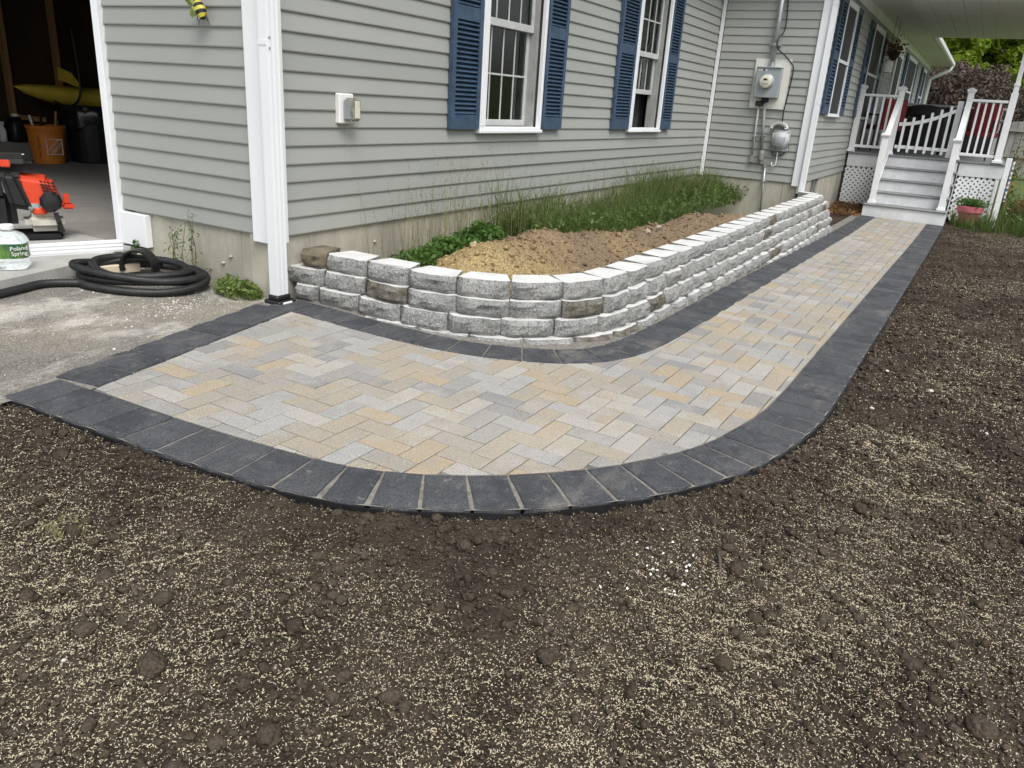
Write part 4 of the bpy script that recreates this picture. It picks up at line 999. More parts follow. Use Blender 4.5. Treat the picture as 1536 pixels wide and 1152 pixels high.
# backpack blower
bc = Vector((-.42, 2.06, -.236)); vd = Vector((CAM_C[0] - bc.x, CAM_C[1] - bc.y, 0)).normalized(); vr_ = Vector((0, 0, 1)).cross(vd)   # vr_ points right in view
blow = thing('backpack_blower', 'red and black backpack leaf blower standing on the apron', 'leaf blower', bc)
BT = lambda x, y, z: bc + vr_ * (x * .8 + .135) + vd * (y * .8) + Vector((0, 0, z * .78))          # x right, y towards camera
def bbx(name, a, b, mat, bev=.02, par=None, segs=2, taper=None):
    mb = MB(); mb.box(a, b, BT)
    if taper:
        c = [sum(v[i] for v in mb.v) / 8 for i in range(3)]
        mb.v = [v if i < 4 else (v[0] + (c[0] - v[0]) * taper, v[1] + (c[1] - v[1]) * taper, v[2]) for i, v in enumerate(mb.v)]
    return mb.build(name, mat, par or blow, bevel=bev, segs=segs)
bbx('base_frame', (-.36, -.18, .0), (.245, .20, .045), BLACK, .015); bbx('base_lip', (.21, -.12, .045), (.26, .16, .10), BLACK, .012)
mb = MB(); mb.box((-.02, -.10, .065), (.27, .17, .225), BT); tk = mb.build('fuel_tank', TANK, blow, bevel=.045, segs=3)
mb = MB(); mb.lathe([(.038, 0), (.042, .008), (.042, .035), (.036, .042), (.004, .043)], 18, BT(.10, .12, .215)); mb.build('tank_cap', RED, tk)
mb = MB(); pts = [BT(.21, .175, .23), BT(.225, .185, .15), BT(.24, .175, .07)]
for a, b in zip(pts, pts[1:]): mb.bar(a, b, .03, .012, tuple(vd))
mb.build('tank_strap', BLACK, tk)
mb = MB(); mb.add([BT(*q) for q in [(-.02, -.10, .27), (.30, -.10, .25), (.30, .14, .25), (-.02, .14, .27), (-.04, -.10, .54), (.22, -.10, .52), (.20, .14, .49), (-.04, .14, .535)]], [(0, 3, 2, 1), (4, 5, 6, 7), (0, 1, 5, 4), (1, 2, 6, 5), (2, 3, 7, 6), (3, 0, 4, 7)]); eng = mb.build('engine_cover', RED, blow, bevel=.03, segs=3)
for r_ in range(7):
    for k in range(4):
        x = .125 + k * .026 + r_ * .005; z = .49 - r_ * .025 - k * .005
        mb = MB(); mb.bar(BT(x, .150 - .008 * 0, z), BT(x + .019, .150, z - .010), .010, .008, tuple(vd)); mb.build('vent_slot', BLACK, eng)
bbx('cover_flange', (.27, -.02, .245), (.36, .10, .285), RED, .008, eng); bbx('cover_flange', (.285, .0, .285), (.33, .08, .37), RED, .008, eng)
mb = MB(); mb.lathe([(.03, -.03), (.062, -.02), (.068, .02), (.05, .045), (.01, .05)], 9, BT(.185, .17, .325), M=frameM((0, 0, 0), vr_, (0, 0, 1)).to_3x3()); mb.build('air_filter', BLACK, blow)
bbx('muffler', (.0, .06, .24), (.12, .16, .33), GALV, .02)
mb = MB(); mb.add([BT(*q) for q in [(-.10, .02, .26), (.06, .02, .24), (.06, .20, .24), (-.10, .20, .28), (-.15, .02, .55), (-.03, .02, .55), (-.03, .19, .55), (-.15, .19, .55)]], [(0, 3, 2, 1), (4, 5, 6, 7), (0, 1, 5, 4), (1, 2, 6, 5), (2, 3, 7, 6), (3, 0, 4, 7)]); mb.build('side_housing', BLACK, blow, bevel=.03, segs=3)
bbx('fan_housing', (-.42, -.14, .045), (-.06, .12, .42), BLACK, .06, segs=3)
bbx('back_frame', (-.40, .0, .30), (-.14, .16, .58), BLACKM, .05, segs=3)
mb = MB(); mb.box((-.28, -.12, .555), (.10, .14, .70), BT); pad = mb.build('top_pad', BLACKM, blow, bevel=.055, segs=3)
bbx('buckle', (-.13, .135, .60), (-.06, .158, .66), RED, .006, pad)
for i, (x, w_) in enumerate(((-.06, .035), (-.015, .025), (.02, .03))): bbx('marking', (x, .02, .692), (x + w_, .06, .698), WHITEP, .002, pad)
bbx('marking', (-.01, -.06, .66), (.005, .02, .69), RED, .003, pad)
mb = MB(); mb.tube([tuple(v) for v in spline([BT(-.22, .16, .60), BT(-.30, .20, .50), BT(-.33, .22, .35), BT(-.30, .18, .15)], .03)], .018, 8); mb.build('shoulder_strap', BLACKM, blow, smooth=True)

# orange bucket
bk = Vector((2.38, 6.25, -.235)); bucket = thing('bucket', 'orange plastic bucket of tools on the garage floor', 'bucket', bk)
mb = MB(); mb.lathe([(.165, 0), (.172, .01), (.205, .40), (.215, .40), (.218, .43), (.205, .435), (.195, .43), (.19, .30)], 30, bk); mb.build('pail', ORANGE, bucket, smooth=False)
for z in (.36, .385):
    mb = MB(); mb.lathe([(.203, z), (.213, z + .003), (.213, z + .010), (.204, z + .013)], 30, bk); mb.build('rim_ring', ORANGE, bucket)
bv = Vector((CAM_C[0] - bk.x, CAM_C[1] - bk.y, 0)).normalized(); brv = Vector((0, 0, 1)).cross(bv)
nn = (bv * .94 + brv * .35).normalized(); rt_ = Vector((0, 0, 1)).cross(nn); ctr = bk + nn * .197 + Vector((0, 0, .20))
for a, b in (((-.085, -.085), (.085, -.085)), ((.085, -.085), (.085, .085)), ((.085, .085), (-.085, .085)), ((-.085, .085), (-.085, -.085))):
    mb = MB(); mb.bar(ctr + rt_ * a[0] + Vector((0, 0, a[1])), ctr + rt_ * b[0] + Vector((0, 0, b[1])), .007, .007, tuple(nn)); mb.build('logo_frame', WHITEP, bucket)
dg = (rt_ + Vector((0, 0, 1))).normalized(); dgu = (Vector((0, 0, 1)) - rt_).normalized()
lettering('THE HOME', .040, ctr + dgu * .022 + nn * .002, dg, dgu, WHITEP, bucket); lettering('DEPOT', .052, ctr - dgu * .03 + nn * .002, dg, dgu, WHITEP, bucket)
n2 = (bv * .9 - brv * .45).normalized(); lettering("Let's Do This", .045, bk + n2 * .198 + Vector((0, 0, .2)), (0, 0, -1), Vector((0, 0, -1)).cross(n2) * -1, BLACK, bucket)
for k in range(5):
    a = k * 1.3; p = bk + Vector((.09 * math.cos(a), .09 * math.sin(a), .2)); mb = MB(); mb.tube([p, p + Vector((.06 * math.cos(a), .06 * math.sin(a), .28 + .03 * k))], .014, 7); mb.build('tool_handle', [GALV, RED, WHITEP, BLACK, STUD][k], bucket)
# trash bin with bag, kayak, bottles on the ledge
tb = thing('trash_bin', 'black trash bin with a crumpled bag draped over its rim', 'trash bin', (2.95, 6.2, -.235))
mb = MB(); mb.lathe([(.27, 0), (.28, .02), (.33, .60), (.345, .62), (.345, .66), (.33, .66)], 28, (2.95, 6.2, -.235)); mb.build('bin', BLACK, tb)
mb = MB(); vs = []; n = 40
for i in range(n):
    t = 2 * math.pi * i / n; r = .352 + .018 * math.sin(t * 9) + .012 * math.sin(t * 17 + 1)
    for rr2, z in ((r - .03, .675), (r + .004, .66), (r + .012, .55), (r - .002 + .02 * math.sin(t * 7), .42 + .05 * math.sin(t * 5))): vs.append((2.95 + rr2 * math.cos(t), 6.2 + rr2 * math.sin(t), -.235 + z))
mb.add(vs, [(i * 4 + k, ((i + 1) % n) * 4 + k, ((i + 1) % n) * 4 + k + 1, i * 4 + k + 1) for i in range(n) for k in range(3)]); mb.build('bag', plain('bag_black', (.012, .013, .015), .22, .2), tb, recalc=False, smooth=True)
ky = thing('kayak', 'yellow pointed kayak resting along the garage side wall', 'kayak', (3.6, 6.35, .2))
mb = MB(); st_ = []; L_ = 3.4; n = 26; ring = 14
for i in range(n + 1):
    t = i / n; x = 2.12 + L_ * t; wv = math.sin(math.pi * min(1, max(0, t)) ** .75) ** .75 if 0 < t < 1 else .0
    for k in range(ring):
        a = 2 * math.pi * k / ring; st_.append((x, 6.33 + .24 * wv * math.cos(a) + .0, .50 + .12 * (2 * t - 1) ** 2 + (.17 if math.sin(a) < 0 else .12) * wv * math.sin(a)))
mb.add(st_, [(i * ring + k, i * ring + (k + 1) % ring, (i + 1) * ring + (k + 1) % ring, (i + 1) * ring + k) for i in range(n) for k in range(ring)]); mb.build('hull', YELLOW, ky, smooth=True)
mb = MB(); mb.tube([tuple(v) for v in spline([(2.72, 6.05, 1.3), (2.74, 6.03, .8), (2.70, 6.02, .52), (2.55, 6.02, .42), (2.40, 6.03, .48)], .05)], .014, 7); mb.build('hanging_strap', BLACK, ky, smooth=True)
mb = MB(); mb.add([(2.52, 6.10, .72), (2.80, 6.06, .62), (2.70, 6.12, .80), (2.55, 6.14, .86)], [(0, 1, 2, 3)]); mb.build('bow_flap', YELLOW, ky, recalc=False)
for x in (2.3, 4.4):
    mb = MB(); mb.box((x, 6.15, .24), (x + .04, 6.75, .29)); mb.build('bracket', STUD, ky)
o = thing('spray_bottle', 'slim white spray bottle on the garage ledge', 'bottle', (2.10, 6.66, -.02)); mb = MB(); mb.lathe([(.035, 0), (.04, .01), (.04, .13), (.02, .17), (.018, .19)], 14, (2.10, 6.66, -.02)); mb.build('body', WHITEP, o, smooth=True); mb = MB(); mb.box((2.06, 6.64, .17), (2.12, 6.68, .21)); mb.build('trigger_head', WHITEP, o, bevel=.005)
o = thing('oil_jug', 'black oil jug with pale cap on the garage ledge', 'jug', (2.27, 6.66, -.02)); mb = MB(); mb.lathe([(.09, 0), (.1, .02), (.1, .2), (.06, .28), (.035, .29)], 18, (2.27, 6.66, -.02), sq=4); mb.build('body', BLACK, o, smooth=True); mb = MB(); mb.lathe([(.037, .29), (.037, .32), (.01, .322)], 14, (2.27, 6.66, -.02)); mb.build('cap', WHITEP, o)

# ------------------------------------------------------------------ planter fill
def planter_z(X, Y):
    z = -.30 + .05 * np.exp(-((Y + .1) / .5) ** 2) + .03 * np.clip((2 - X) / 2, 0, 1)
    near = np.clip((Y + 1.62) / .25, 0, 1)
    z = z + .25 * np.exp(-(((X - .95) / .50) ** 2 + ((Y + .86) / .33) ** 2)) * 1.0
    z = z + .23 * np.exp(-(((X - 1.75) / .42) ** 2 + ((Y + .80) / .34) ** 2))
    z = z + .15 * np.exp(-(((X - 2.55) / .6) ** 2 + ((Y + .95) / .30) ** 2))
    z = z + .11 * np.exp(-(((X - 4.0) / 1.2) ** 2 + ((Y + 1.02) / .26) ** 2)) + .07 * np.exp(-(((X - 5.6) / .9) ** 2 + ((Y + 1.0) / .25) ** 2))
    z = z + fbm(X * 3, Y * 3, 7, 4) * .07 + fbm(X * 14, Y * 14, 17, 3) * .022 + np.abs(fbm(X * 26, Y * 26, 31, 2)) * .014
    return z
PLAN = np.vstack([offset(TOPC, .10), [(8.2, -1.2), (8.2, .03), (.28, .03)]])
pf = grid_mesh(graded(.15, 8.2, .016, .05, .25, 2.6), np.arange(-1.72, .03, .016), planter_z, 'planter_soil', SAND, keep=lambda x, y: inside(x, y, PLAN[::3]))
tag(pf, 'loose tan sand and brown dirt heaped inside the planter', 'soil', kind='structure')

def leafquads(C, size, up=.5, asp=.55, rng=RNG):
    n = len(C); nrm = rng.normal(size=(n, 3)); nrm[:, 2] = np.abs(nrm[:, 2]) + up; nrm /= np.linalg.norm(nrm, axis=1)[:, None]
    a = np.cross(nrm, rng.normal(size=(n, 3))); a /= np.linalg.norm(a, axis=1)[:, None]; b = np.cross(nrm, a); s = (size * rng.uniform(.6, 1.35, n))[:, None]
    bend = nrm * s * .18
    V = np.stack([C - a * s, C - b * s * asp + bend, C + a * s, C + b * s * asp + bend], 1).reshape(-1, 3)
    return V, np.arange(4 * n).reshape(n, 4)
def blades(P, h, w, lean=.35, curve=.3, rng=RNG):
    n = len(P); ang = rng.uniform(0, 2 * math.pi, n); d = np.stack([np.cos(ang), np.sin(ang), np.zeros(n)], 1); sd = np.stack([-np.sin(ang), np.cos(ang), np.zeros(n)], 1)
    fa = rng.uniform(0, math.pi, n); sd = np.stack([np.cos(fa), np.sin(fa), np.zeros(n)], 1)
    l = (rng.uniform(0, 1, n) * lean * h)[:, None]; h = h[:, None]; w = w[:, None] if isinstance(w, np.ndarray) else w
    up = np.array([[0, 0, 1.0]])
    m = P + up * h * .55 + d * l * .35; t = P + up * h * (1 - .12 * curve) + d * l
    V = np.stack([P - sd * w, P + sd * w, m + sd * w * .8, m - sd * w * .8, t + sd * w * .12, t - sd * w * .12], 1).reshape(-1, 3)
    I = np.arange(n)[:, None] * 6
    return V, np.vstack([I + np.array([[0, 1, 2, 3]]), I + np.array([[3, 2, 4, 5]])])
def merge(parts):
    Vs, Fs, o = [], [], 0
    for V, F in parts: Vs.append(V); Fs.append(F + o); o += len(V)
    return np.vstack(Vs), np.vstack(Fs)

# grass along the foundation: dense for X>2.3, thin stems before
n = 12000; x = 2.2 + 5.9 * RNG.random(n) ** .9; y = -.08 - .74 * RNG.random(n) ** 1.25 * np.interp(x, [2.2, 3, 5, 8], [.7, 1.1, 1.05, .8]); cl = vnoise(x * 2.2, y * 3, 9) + .5
k = RNG.random(n) < np.clip(cl * 1.5, .12, 1); x, y, cl = x[k], y[k], cl[k]; P = np.stack([x, y, planter_z(x, y) - .01], 1)
g1 = blades(P, (.08 + .34 * RNG.random(len(P)) ** 1.6) * (.55 + .9 * cl) * np.interp(y, [-.8, -.3, 0], [.55, 1, 1.1]), .0033, .8)
lf = P[RNG.random(len(P)) < .45]; lf = lf + np.stack([RNG.normal(0, .04, len(lf)), RNG.normal(0, .03, len(lf)), RNG.uniform(.02, .20, len(lf))], 1); g1b = leafquads(lf, .024)
V, F = merge([g1, g1b]); o = np_mesh('grass', V, F, GRASS); tag(o, 'dense green grass and weeds growing along the foundation inside the planter', 'grass', kind='stuff')
n = 820; x = np.r_[.75 + 1.6 * RNG.random(230), 2.3 + 5.7 * RNG.random(590)]; y = -.05 - .40 * RNG.random(n); P = np.stack([x, y, planter_z(x, y) - .01], 1); h = .18 + .38 * RNG.random(n) ** 1.4
sel = (x > 1.25) & (x < 2.2); h[sel] *= 1.35
s1 = blades(P, h, .0017, .30); tips = s1[0].reshape(-1, 6, 3)[:, 4]; hd = []
for j in range(6): hd.append(tips - np.array([[0, 0, .012 * j]]) + RNG.normal(0, .006, tips.shape))
s2 = leafquads(np.vstack(hd), .007, 0, .3); V, F = merge([s1, s2]); o = np_mesh('seed_grass', V, F, STRAW); tag(o, 'thin tall seed-head grass stems standing against the pale foundation', 'grass', kind='stuff')

def leafy(name, label, cat, cx, cy, zf, rx, ry, h, n, leaf, mat, stems=8, group=None, up=.6, nb=0):
    z0 = float(zf(np.array(cx), np.array(cy))); t = thing(name, label, cat, (cx, cy, z0), group)
    ang = RNG.uniform(0, 2 * math.pi, n); r = np.sqrt(RNG.random(n)); px = cx + rx * r * np.cos(ang); py = cy + ry * r * np.sin(ang)
    top = h * (1 - .65 * r ** 2) * (.75 + .5 * (vnoise(px * 9, py * 9, 3) + .5)); pz = zf(px, py) + .01 + top * RNG.random(n) ** .55
    C = np.stack([px, py, pz], 1); V, F = leafquads(C, leaf, up)
    if nb:
        j = RNG.integers(0, n, nb); Pb = np.stack([px[j], py[j], zf(px[j], py[j]) - .01], 1); V, F = merge([(V, F), blades(Pb, top[j] * 1.2, .004, .7)])
    np_mesh('leaves', V, F, mat, t)
    mb = MB()
    for i in range(stems):
        a = random.uniform(0, 6.28); q = random.uniform(.2, .7); e = Vector((cx + rx * q * math.cos(a), cy + ry * q * math.sin(a), z0 + h * .8)); mb.tube([(cx + rx * .3 * math.cos(a), cy + ry * .3 * math.sin(a), z0 - .02), e], .004, 5)
    mb.build('stems', mat, t); return t
leafy('leafy_weed', 'low green leafy weed clump behind the sand heap', 'weed', 1.35, -.42, planter_z, .50, .15, .17, 1500, .022, LEAF_G, nb=80)
leafy('leafy_weed', 'small leafy weed clump at the corner end of the planter wall', 'weed', .62, -.52, planter_z, .17, .16, .16, 420, .020, LEAF_G, nb=60)
t = leafy('leafy_weed', 'broad bladed green tuft between dirt heap and grass', 'weed', 2.75, -.42, planter_z, .12, .10, .06, 60, .015, LEAF_G)
P = np.stack([2.75 + RNG.normal(0, .05, 26), -.42 + RNG.normal(0, .04, 26), np.full(26, -.28)], 1); V, F = blades(P, RNG.uniform(.15, .32, 26), .009, 1.1, 1.2); np_mesh('blades', V, F, GRASS, t)
gzd = lambda x, y: drive_z(np.asarray(x, float), np.asarray(y, float))
leafy('low_weed', 'low bushy green weed at the foundation beside the downspout', 'weed', -.085, .235, gzd, .10, .17, .12, 380, .017, m_leaf('pale_weed', (.09, .14, .03), (.20, .27, .08)), nb=90)
def tallweed(x, y, h, label):
    t = thing('tall_weed', label, 'weed', (x, y, -.37)); mb = MB(); V = []; 
    for s in range(3):
        bx2, by2 = x + random.uniform(-.04, .02), y + random.uniform(-.05, .05); hh = h * random.uniform(.75, 1.05); mb.tube([(bx2, by2, -.38), (bx2 + random.uniform(-.02, .01), by2 + random.uniform(-.02, .02), -.37 + hh * .5), (bx2 + random.uniform(-.03, .01), by2 + random.uniform(-.03, .03), -.37 + hh)], [.004, .003, .0015], 5)
        zz = np.linspace(.06, hh, 26)
        for z in zz: V.append((bx2 + random.uniform(-.035, .03), by2 + random.uniform(-.04, .04), -.37 + z))
    for i in range(60): V.append((x + random.gauss(0, .05), y + random.gauss(0, .07), -.36 + random.random() * .09))
    q = leafquads(np.array(V), .015, .3, .3); np_mesh('leaves', *q, LEAF_G, t); mb.build('stem', STRAW, t)
tallweed(-.06, .68, .47, 'spindly tall weed growing against the garage foundation'); tallweed(-.055, .80, .36, 'shorter spindly weed between lumber board and tall weed')
leafy('low_weed', 'tiny weed sprouting where the apron meets the lumber boards', 'weed', -.03, 1.24, lambda x, y: gzd(x, y) + 0, .04, .05, .13, 70, .013, LEAF_G, stems=4)
leafy('grass_sprout', 'small sprout of green grass in the seeded soil', 'grass tuft', -2.17, -1.42, lambda x, y: soil_z(np.atleast_1d(x), np.atleast_1d(y)) if np.ndim(x) else soil_z(np.array([x]), np.array([y]))[0], .07, .09, .035, 40, .004, STRAW, stems=1, nb=120)

# ------------------------------------------------------------------ soil crumbs, clods, grass seed
def soil_points(n, xr, yr, near, far, maxd, pw=1.0):
    x = RNG.uniform(*xr, n); y = RNG.uniform(*yr, n); d = np.hypot(x - CAM_C[0], y - CAM_C[1])
    q = project(np.stack([x, y, gz(x, y)], 1)); k = (q[:, 2] > .2) & (q[:, 0] > -420) & (q[:, 0] < 1960) & (q[:, 1] < 1500) & (d < maxd) & (d > near)
    k &= RNG.random(n) < np.clip((near + .9) / np.maximum(d, .3), 0, 1) ** pw if pw else True
    x, y = x[k], y[k]; ins = inside(x, y, FULL[::3]); k = ~ins & (drv_side(x, y) > -.0) & (pdist(x, y, OUT[::5]) > .012) & ~((Y0(x, y)))
    return x[k], y[k]
def Y0(x, y): return (y > -2.6) & (x > -1.0)
ICO_V = None
bm = bmesh.new(); bmesh.ops.create_icosphere(bm, subdivisions=1, radius=1); ICO_V = np.array([v.co for v in bm.verts]); ICO_F = np.array([[v.index for v in f.verts] for f in bm.faces]); bm.free()
bm = bmesh.new(); bmesh.ops.create_icosphere(bm, subdivisions=3, radius=1); IC3_V = np.array([v.co for v in bm.verts]); IC3_F = np.array([[v.index for v in f.verts] for f in bm.faces]); bm.free()
def crumbs(x, y, r, zl=.45):
    n = len(x); J = 1 + RNG.uniform(-.32, .30, (n, len(ICO_V))); S = RNG.uniform(.7, 1.25, (n, 1, 3)); S[:, :, 2] *= .8
    V = ICO_V[None] * J[:, :, None] * S * r[:, None, None]; a = RNG.uniform(0, 6.28, n); c, s = np.cos(a)[:, None], np.sin(a)[:, None]
    V = np.stack([V[..., 0] * c - V[..., 1] * s, V[..., 0] * s + V[..., 1] * c, V[..., 2]], -1)
    V += np.stack([x, y, soil_z(x, y) + r * zl], 1)[:, None, :]
    F = ICO_F[None] + (np.arange(n) * len(ICO_V))[:, None, None]; return V.reshape(-1, 3), F.reshape(-1, 3)
x1, y1 = soil_points(190000, (-3.3, 1.5), (-5.2, -.4), .9, 3.4, 3.4, 1.6); x2, y2 = soil_points(160000, (-1, 12), (-7.5, -2.9), 2.5, 9, 14.5, 1.2)
x = np.r_[x1, x2][:24000]; y = np.r_[y1, y2][:24000]
x = np.r_[x1[:32000], x2[:20000]]; y = np.r_[y1[:32000], y2[:20000]]
d = np.hypot(x - CAM_C[0], y - CAM_C[1]); r = np.exp(RNG.normal(math.log(.0043), .45, len(x))) * np.clip(d / 2.6, .85, 1.7); r = np.clip(r, .0018, .016)
o = np_mesh('soil_crumbs', *crumbs(x, y, r), CLOD, None, False); tag(o, 'loose dark soil crumbs covering the raked topsoil', 'soil crumbs', kind='stuff')
# larger clods, too many to count, clustered
x1, y1 = soil_points(26000, (-3.2, 4), (-5.6, -.4), .9, 6, 6, 1.0); kk_ = (fbm(x1 * 2.3, y1 * 2.3, 77, 3) > .10) | (RNG.random(len(x1)) < .25); x1, y1 = x1[kk_][:1700], y1[kk_][:1700]
r = np.clip(np.exp(RNG.normal(math.log(.0105), .40, len(x1))), .006, .026)
o = np_mesh('soil_lumps', *crumbs(x1, y1, r, .3), CLOD, None, True); tag(o, 'rounded soil lumps strewn over the topsoil', 'soil lumps', kind='stuff')
def clod(name, label, x, y, r, mat, group, flat=.75, rough=.28, cat='clod', sink=.25):
    sd = random.randint(0, 999); v = IC3_V; nn_ = 1 + rough * (fbm(v[:, 0] * 1.6 + v[:, 2] * 1.1 + sd, v[:, 1] * 1.6 - v[:, 2] * 1.3, sd, 4)) * 1.2
    V = v * nn_[:, None] * r * np.array([random.uniform(.9, 1.2), random.uniform(.8, 1.1), flat]); z = float(soil_z(np.array([x]), np.array([y]))[0]); o = np_mesh(name, V, IC3_F, mat, None, True); o.location = (x, y, z + r * sink); o.rotation_euler.z = random.uniform(0, 6)
    return tag(o, label, cat, group)
def unproj(px, py):
    dr = CAM_R.T @ np.array([px - 768, py - 576, FPX]); t = 2.0
    for i in range(40):
        P = CAM_C + dr * t; t += (float(gz(P[0], P[1])) - .035 - P[2]) / dr[2] * .9
    P = CAM_C + dr * t; return P[0], P[1], t * 1.0
for px, py, rp in [(228, 1005, 20), (405, 1112, 17), (585, 1060, 15), (160, 872, 14), (1083, 1008, 14), (258, 902, 10), (498, 1050, 12), (325, 1120, 13), (1470, 1100, 16), (700, 918, 8), (130, 955, 14), (95, 690, 11), (78, 618, 10), (143, 822, 8), (260, 870, 9), (1290, 760, 9), (1500, 560, 7), (655, 735, 7), (500, 905, 9), (1390, 1010, 10)]:
    x, y, t = unproj(px, py); clod('dirt_clod', 'large dark dirt clod sitting on the seeded topsoil', x, y, rp * t / 1.0 * 1.0 * .92, CLOD, 'large dirt clods') if False else clod('dirt_clod', 'large dark dirt clod sitting on the seeded topsoil', x, y, rp * np.linalg.norm(np.array([x, y, -.4]) - CAM_C) / FPX, CLOD, 'large dirt clods')
# pale stones
for px, py, rp in [(28, 676, 4), (1308, 612, 3), (1395, 592, 3), (97, 1000, 3), (1330, 560, 2.5), (1284, 785, 2.5), (1480, 650, 2.5)]:
    x, y, t = unproj(px, py); clod('pebble', 'small pale pebble lying on the dark topsoil', x, y, rp * np.linalg.norm(np.array([x, y, -.4]) - CAM_C) / FPX, CHIP, 'pale pebbles on the soil', .6, .2, 'pebble', .5)
# sticks
for a, b, lab in [((188, 870), (206, 905), 'short brown twig lying on the seeded soil'), ((1076, 825), (1082, 862), 'straight grey twig pressed into the topsoil')]:
    p, q = unproj(*a), unproj(*b); za = float(soil_z(np.array([p[0]]), np.array([p[1]]))[0]) + .006; zb = float(soil_z(np.array([q[0]]), np.array([q[1]]))[0]) + .006
    mb = MB(); mb.tube([(p[0], p[1], za), ((p[0] + q[0]) / 2 + .004, (p[1] + q[1]) / 2, (za + zb) / 2 + .004), (q[0], q[1], zb)], [.0035, .005, .0045], 7); o = mb.build('twig', m_wood('twig_bark', (.07, .055, .045), (.14, .11, .09), 30), None, smooth=True); tag(o, lab, 'twig')
# grass seed
def seeds(x, y, L):
    n = len(x); a = RNG.uniform(0, 6.28, n); ti = RNG.normal(0, .35, n); d = np.stack([np.cos(a) * np.cos(ti), np.sin(a) * np.cos(ti), np.sin(ti)], 1); s = np.stack([-np.sin(a), np.cos(a), RNG.normal(0, .3, n)], 1)
    C = np.stack([x, y, soil_z(x, y) + .0042 + RNG.uniform(0, .004, n)], 1); L = L[:, None]; w = L * .13; bn = np.stack([np.zeros(n), np.zeros(n), np.full(n, 1)], 1) * L * .12
    V = np.stack([C - d * L * .5, C + s * w + bn, C + d * L * .5, C - s * w + bn], 1).reshape(-1, 3); return V, np.arange(4 * n).reshape(n, 4)
xa, ya = soil_points(800000, (-3.3, 1.6), (-5.2, -.4), .9, 3.6, 3.7, .75); xb, yb = soil_points(420000, (-1, 12), (-7.5, -2.9), 2.6, 9, 14.5, .9)
x = np.r_[xa, xb]; y = np.r_[ya, yb]; d = np.hypot(x - CAM_C[0], y - CAM_C[1])
patch = fbm(x * 1.3, y * 1.3, 55, 3) + .45 * fbm(x * 5, y * 5, 66, 2); edge = np.clip((pdist(x, y, OUT[::5]) - .05) / .35, 0, 1)
k = RNG.random(len(x)) < np.clip(.60 + patch * 1.2, .08, 1) * (.25 + .75 * edge); x, y, d = x[k], y[k], d[k]
o = np_mesh('grass_seed', *seeds(x, y, RNG.uniform(.0045, .0095, len(x)) * np.clip(d / 3.0, .9, 1.7)), SEED); tag(o, 'pale straw coloured grass seed scattered over the topsoil', 'grass seed', kind='stuff')
print('seeds', len(x))
# pale chips on the driveway and small stones in the planter
n = 420; x = np.r_[RNG.normal(-.42, .22, 300), RNG.uniform(-1.9, -.1, 120)]; y = np.r_[.30 + RNG.normal(0, .10, 300) + .2 * (x[:300] + .42), RNG.uniform(-.3, 1.0, 120)]; k = (drv_side(x, y) < -.03) & (x < -.02) & (y < 1.0 + .2 * x)
x, y = x[k], y[k]; r = np.clip(np.exp(RNG.normal(math.log(.0029), .5, len(x))), .0015, .008); V, F = crumbs(x, y, r); V = V.reshape(len(x), -1, 3); V[:, :, 2] += (drive_z(x, y) + r * .2 - soil_z(x, y) - r * .45)[:, None]; o = np_mesh('pale_grit', V.reshape(-1, 3), F, CHIP); tag(o, 'pale stone chips and grit scattered on the driveway', 'grit', kind='stuff')
n = 6000; x = .3 + 5.5 * RNG.random(n) ** 1.3; y = -.35 - 1.2 * RNG.random(n); k = inside(x, y, PLAN[::3]); x, y = x[k], y[k]; r = np.clip(np.exp(RNG.normal(math.log(.005), .6, len(x))), .002, .03); V, F = crumbs(x, y, r); V = V.reshape(len(x), -1, 3); V[:, :, 2] += (planter_z(x, y) - soil_z(x, y))[:, None]; o = np_mesh('sand_lumps', V.reshape(-1, 3), F, SAND); tag(o, 'small stones and lumps in the planter sand', 'stones', kind='stuff')
PSTONE = plain('planter_stone', (.36, .31, .24), .9, .25, 25, .5, 90)
for x, y, r, nm in [(2.05, -.72, .032, 'stone'), (1.92, -.66, .03, 'stone'), (3.2, -1.1, .034, 'stone'), (1.02, -.72, .03, 'stone'), (3.6, -1.05, .03, 'stone')]:
    o = clod('planter_stone', 'pale rough stone resting on the planter dirt', x, y, r, PSTONE, 'stones on the planter dirt', .7, .6, 'stone'); o.location.z = float(planter_z(np.array(x), np.array(y))) + r * .3

px_, py_, _ = unproj(1000, 850); n = 70; x = px_ + RNG.normal(0, .09, n); y = py_ + RNG.normal(0, .07, n); V, F = leafquads(np.stack([x, y, soil_z(x, y) + .008], 1), .006, 1.2, .7); o = np_mesh('white_flakes', V, F, WHITEP); tag(o, 'sprinkle of white flakes on the seeded topsoil', 'flakes', kind='stuff')
# bed between wall end and porch, with dry leaves
mb = grid_mesh(np.arange(8.0, 12.1, .06), np.arange(-1.96, YF + .02, .05), lambda x, y: gz(x, y) - .03 + fbm(x * 5, y * 5, 8, 3) * .03 + .10 * np.clip((x - 11.2) / .6, 0, 1), 'garden_bed', MULCH, keep=lambda x, y: y > -1.925); tag(mb, 'narrow brown soil bed between walkway and foundation', 'soil', kind='structure')
DRY = m_leaf('dry_leaf', (.12, .06, .025), (.26, .14, .06)); n = 500; x = RNG.uniform(10.6, 11.98, n); y = RNG.uniform(-1.92, YF - .01, n); V, F = leafquads(np.stack([x, y, gz(x, y) + RNG.uniform(.0, .12, n) * (x - 10.4) / 1.6], 1), .03, .8); o = np_mesh('dry_leaves', V, F, DRY); tag(o, 'dry brown leaves piled under the lattice', 'leaves', kind='stuff')

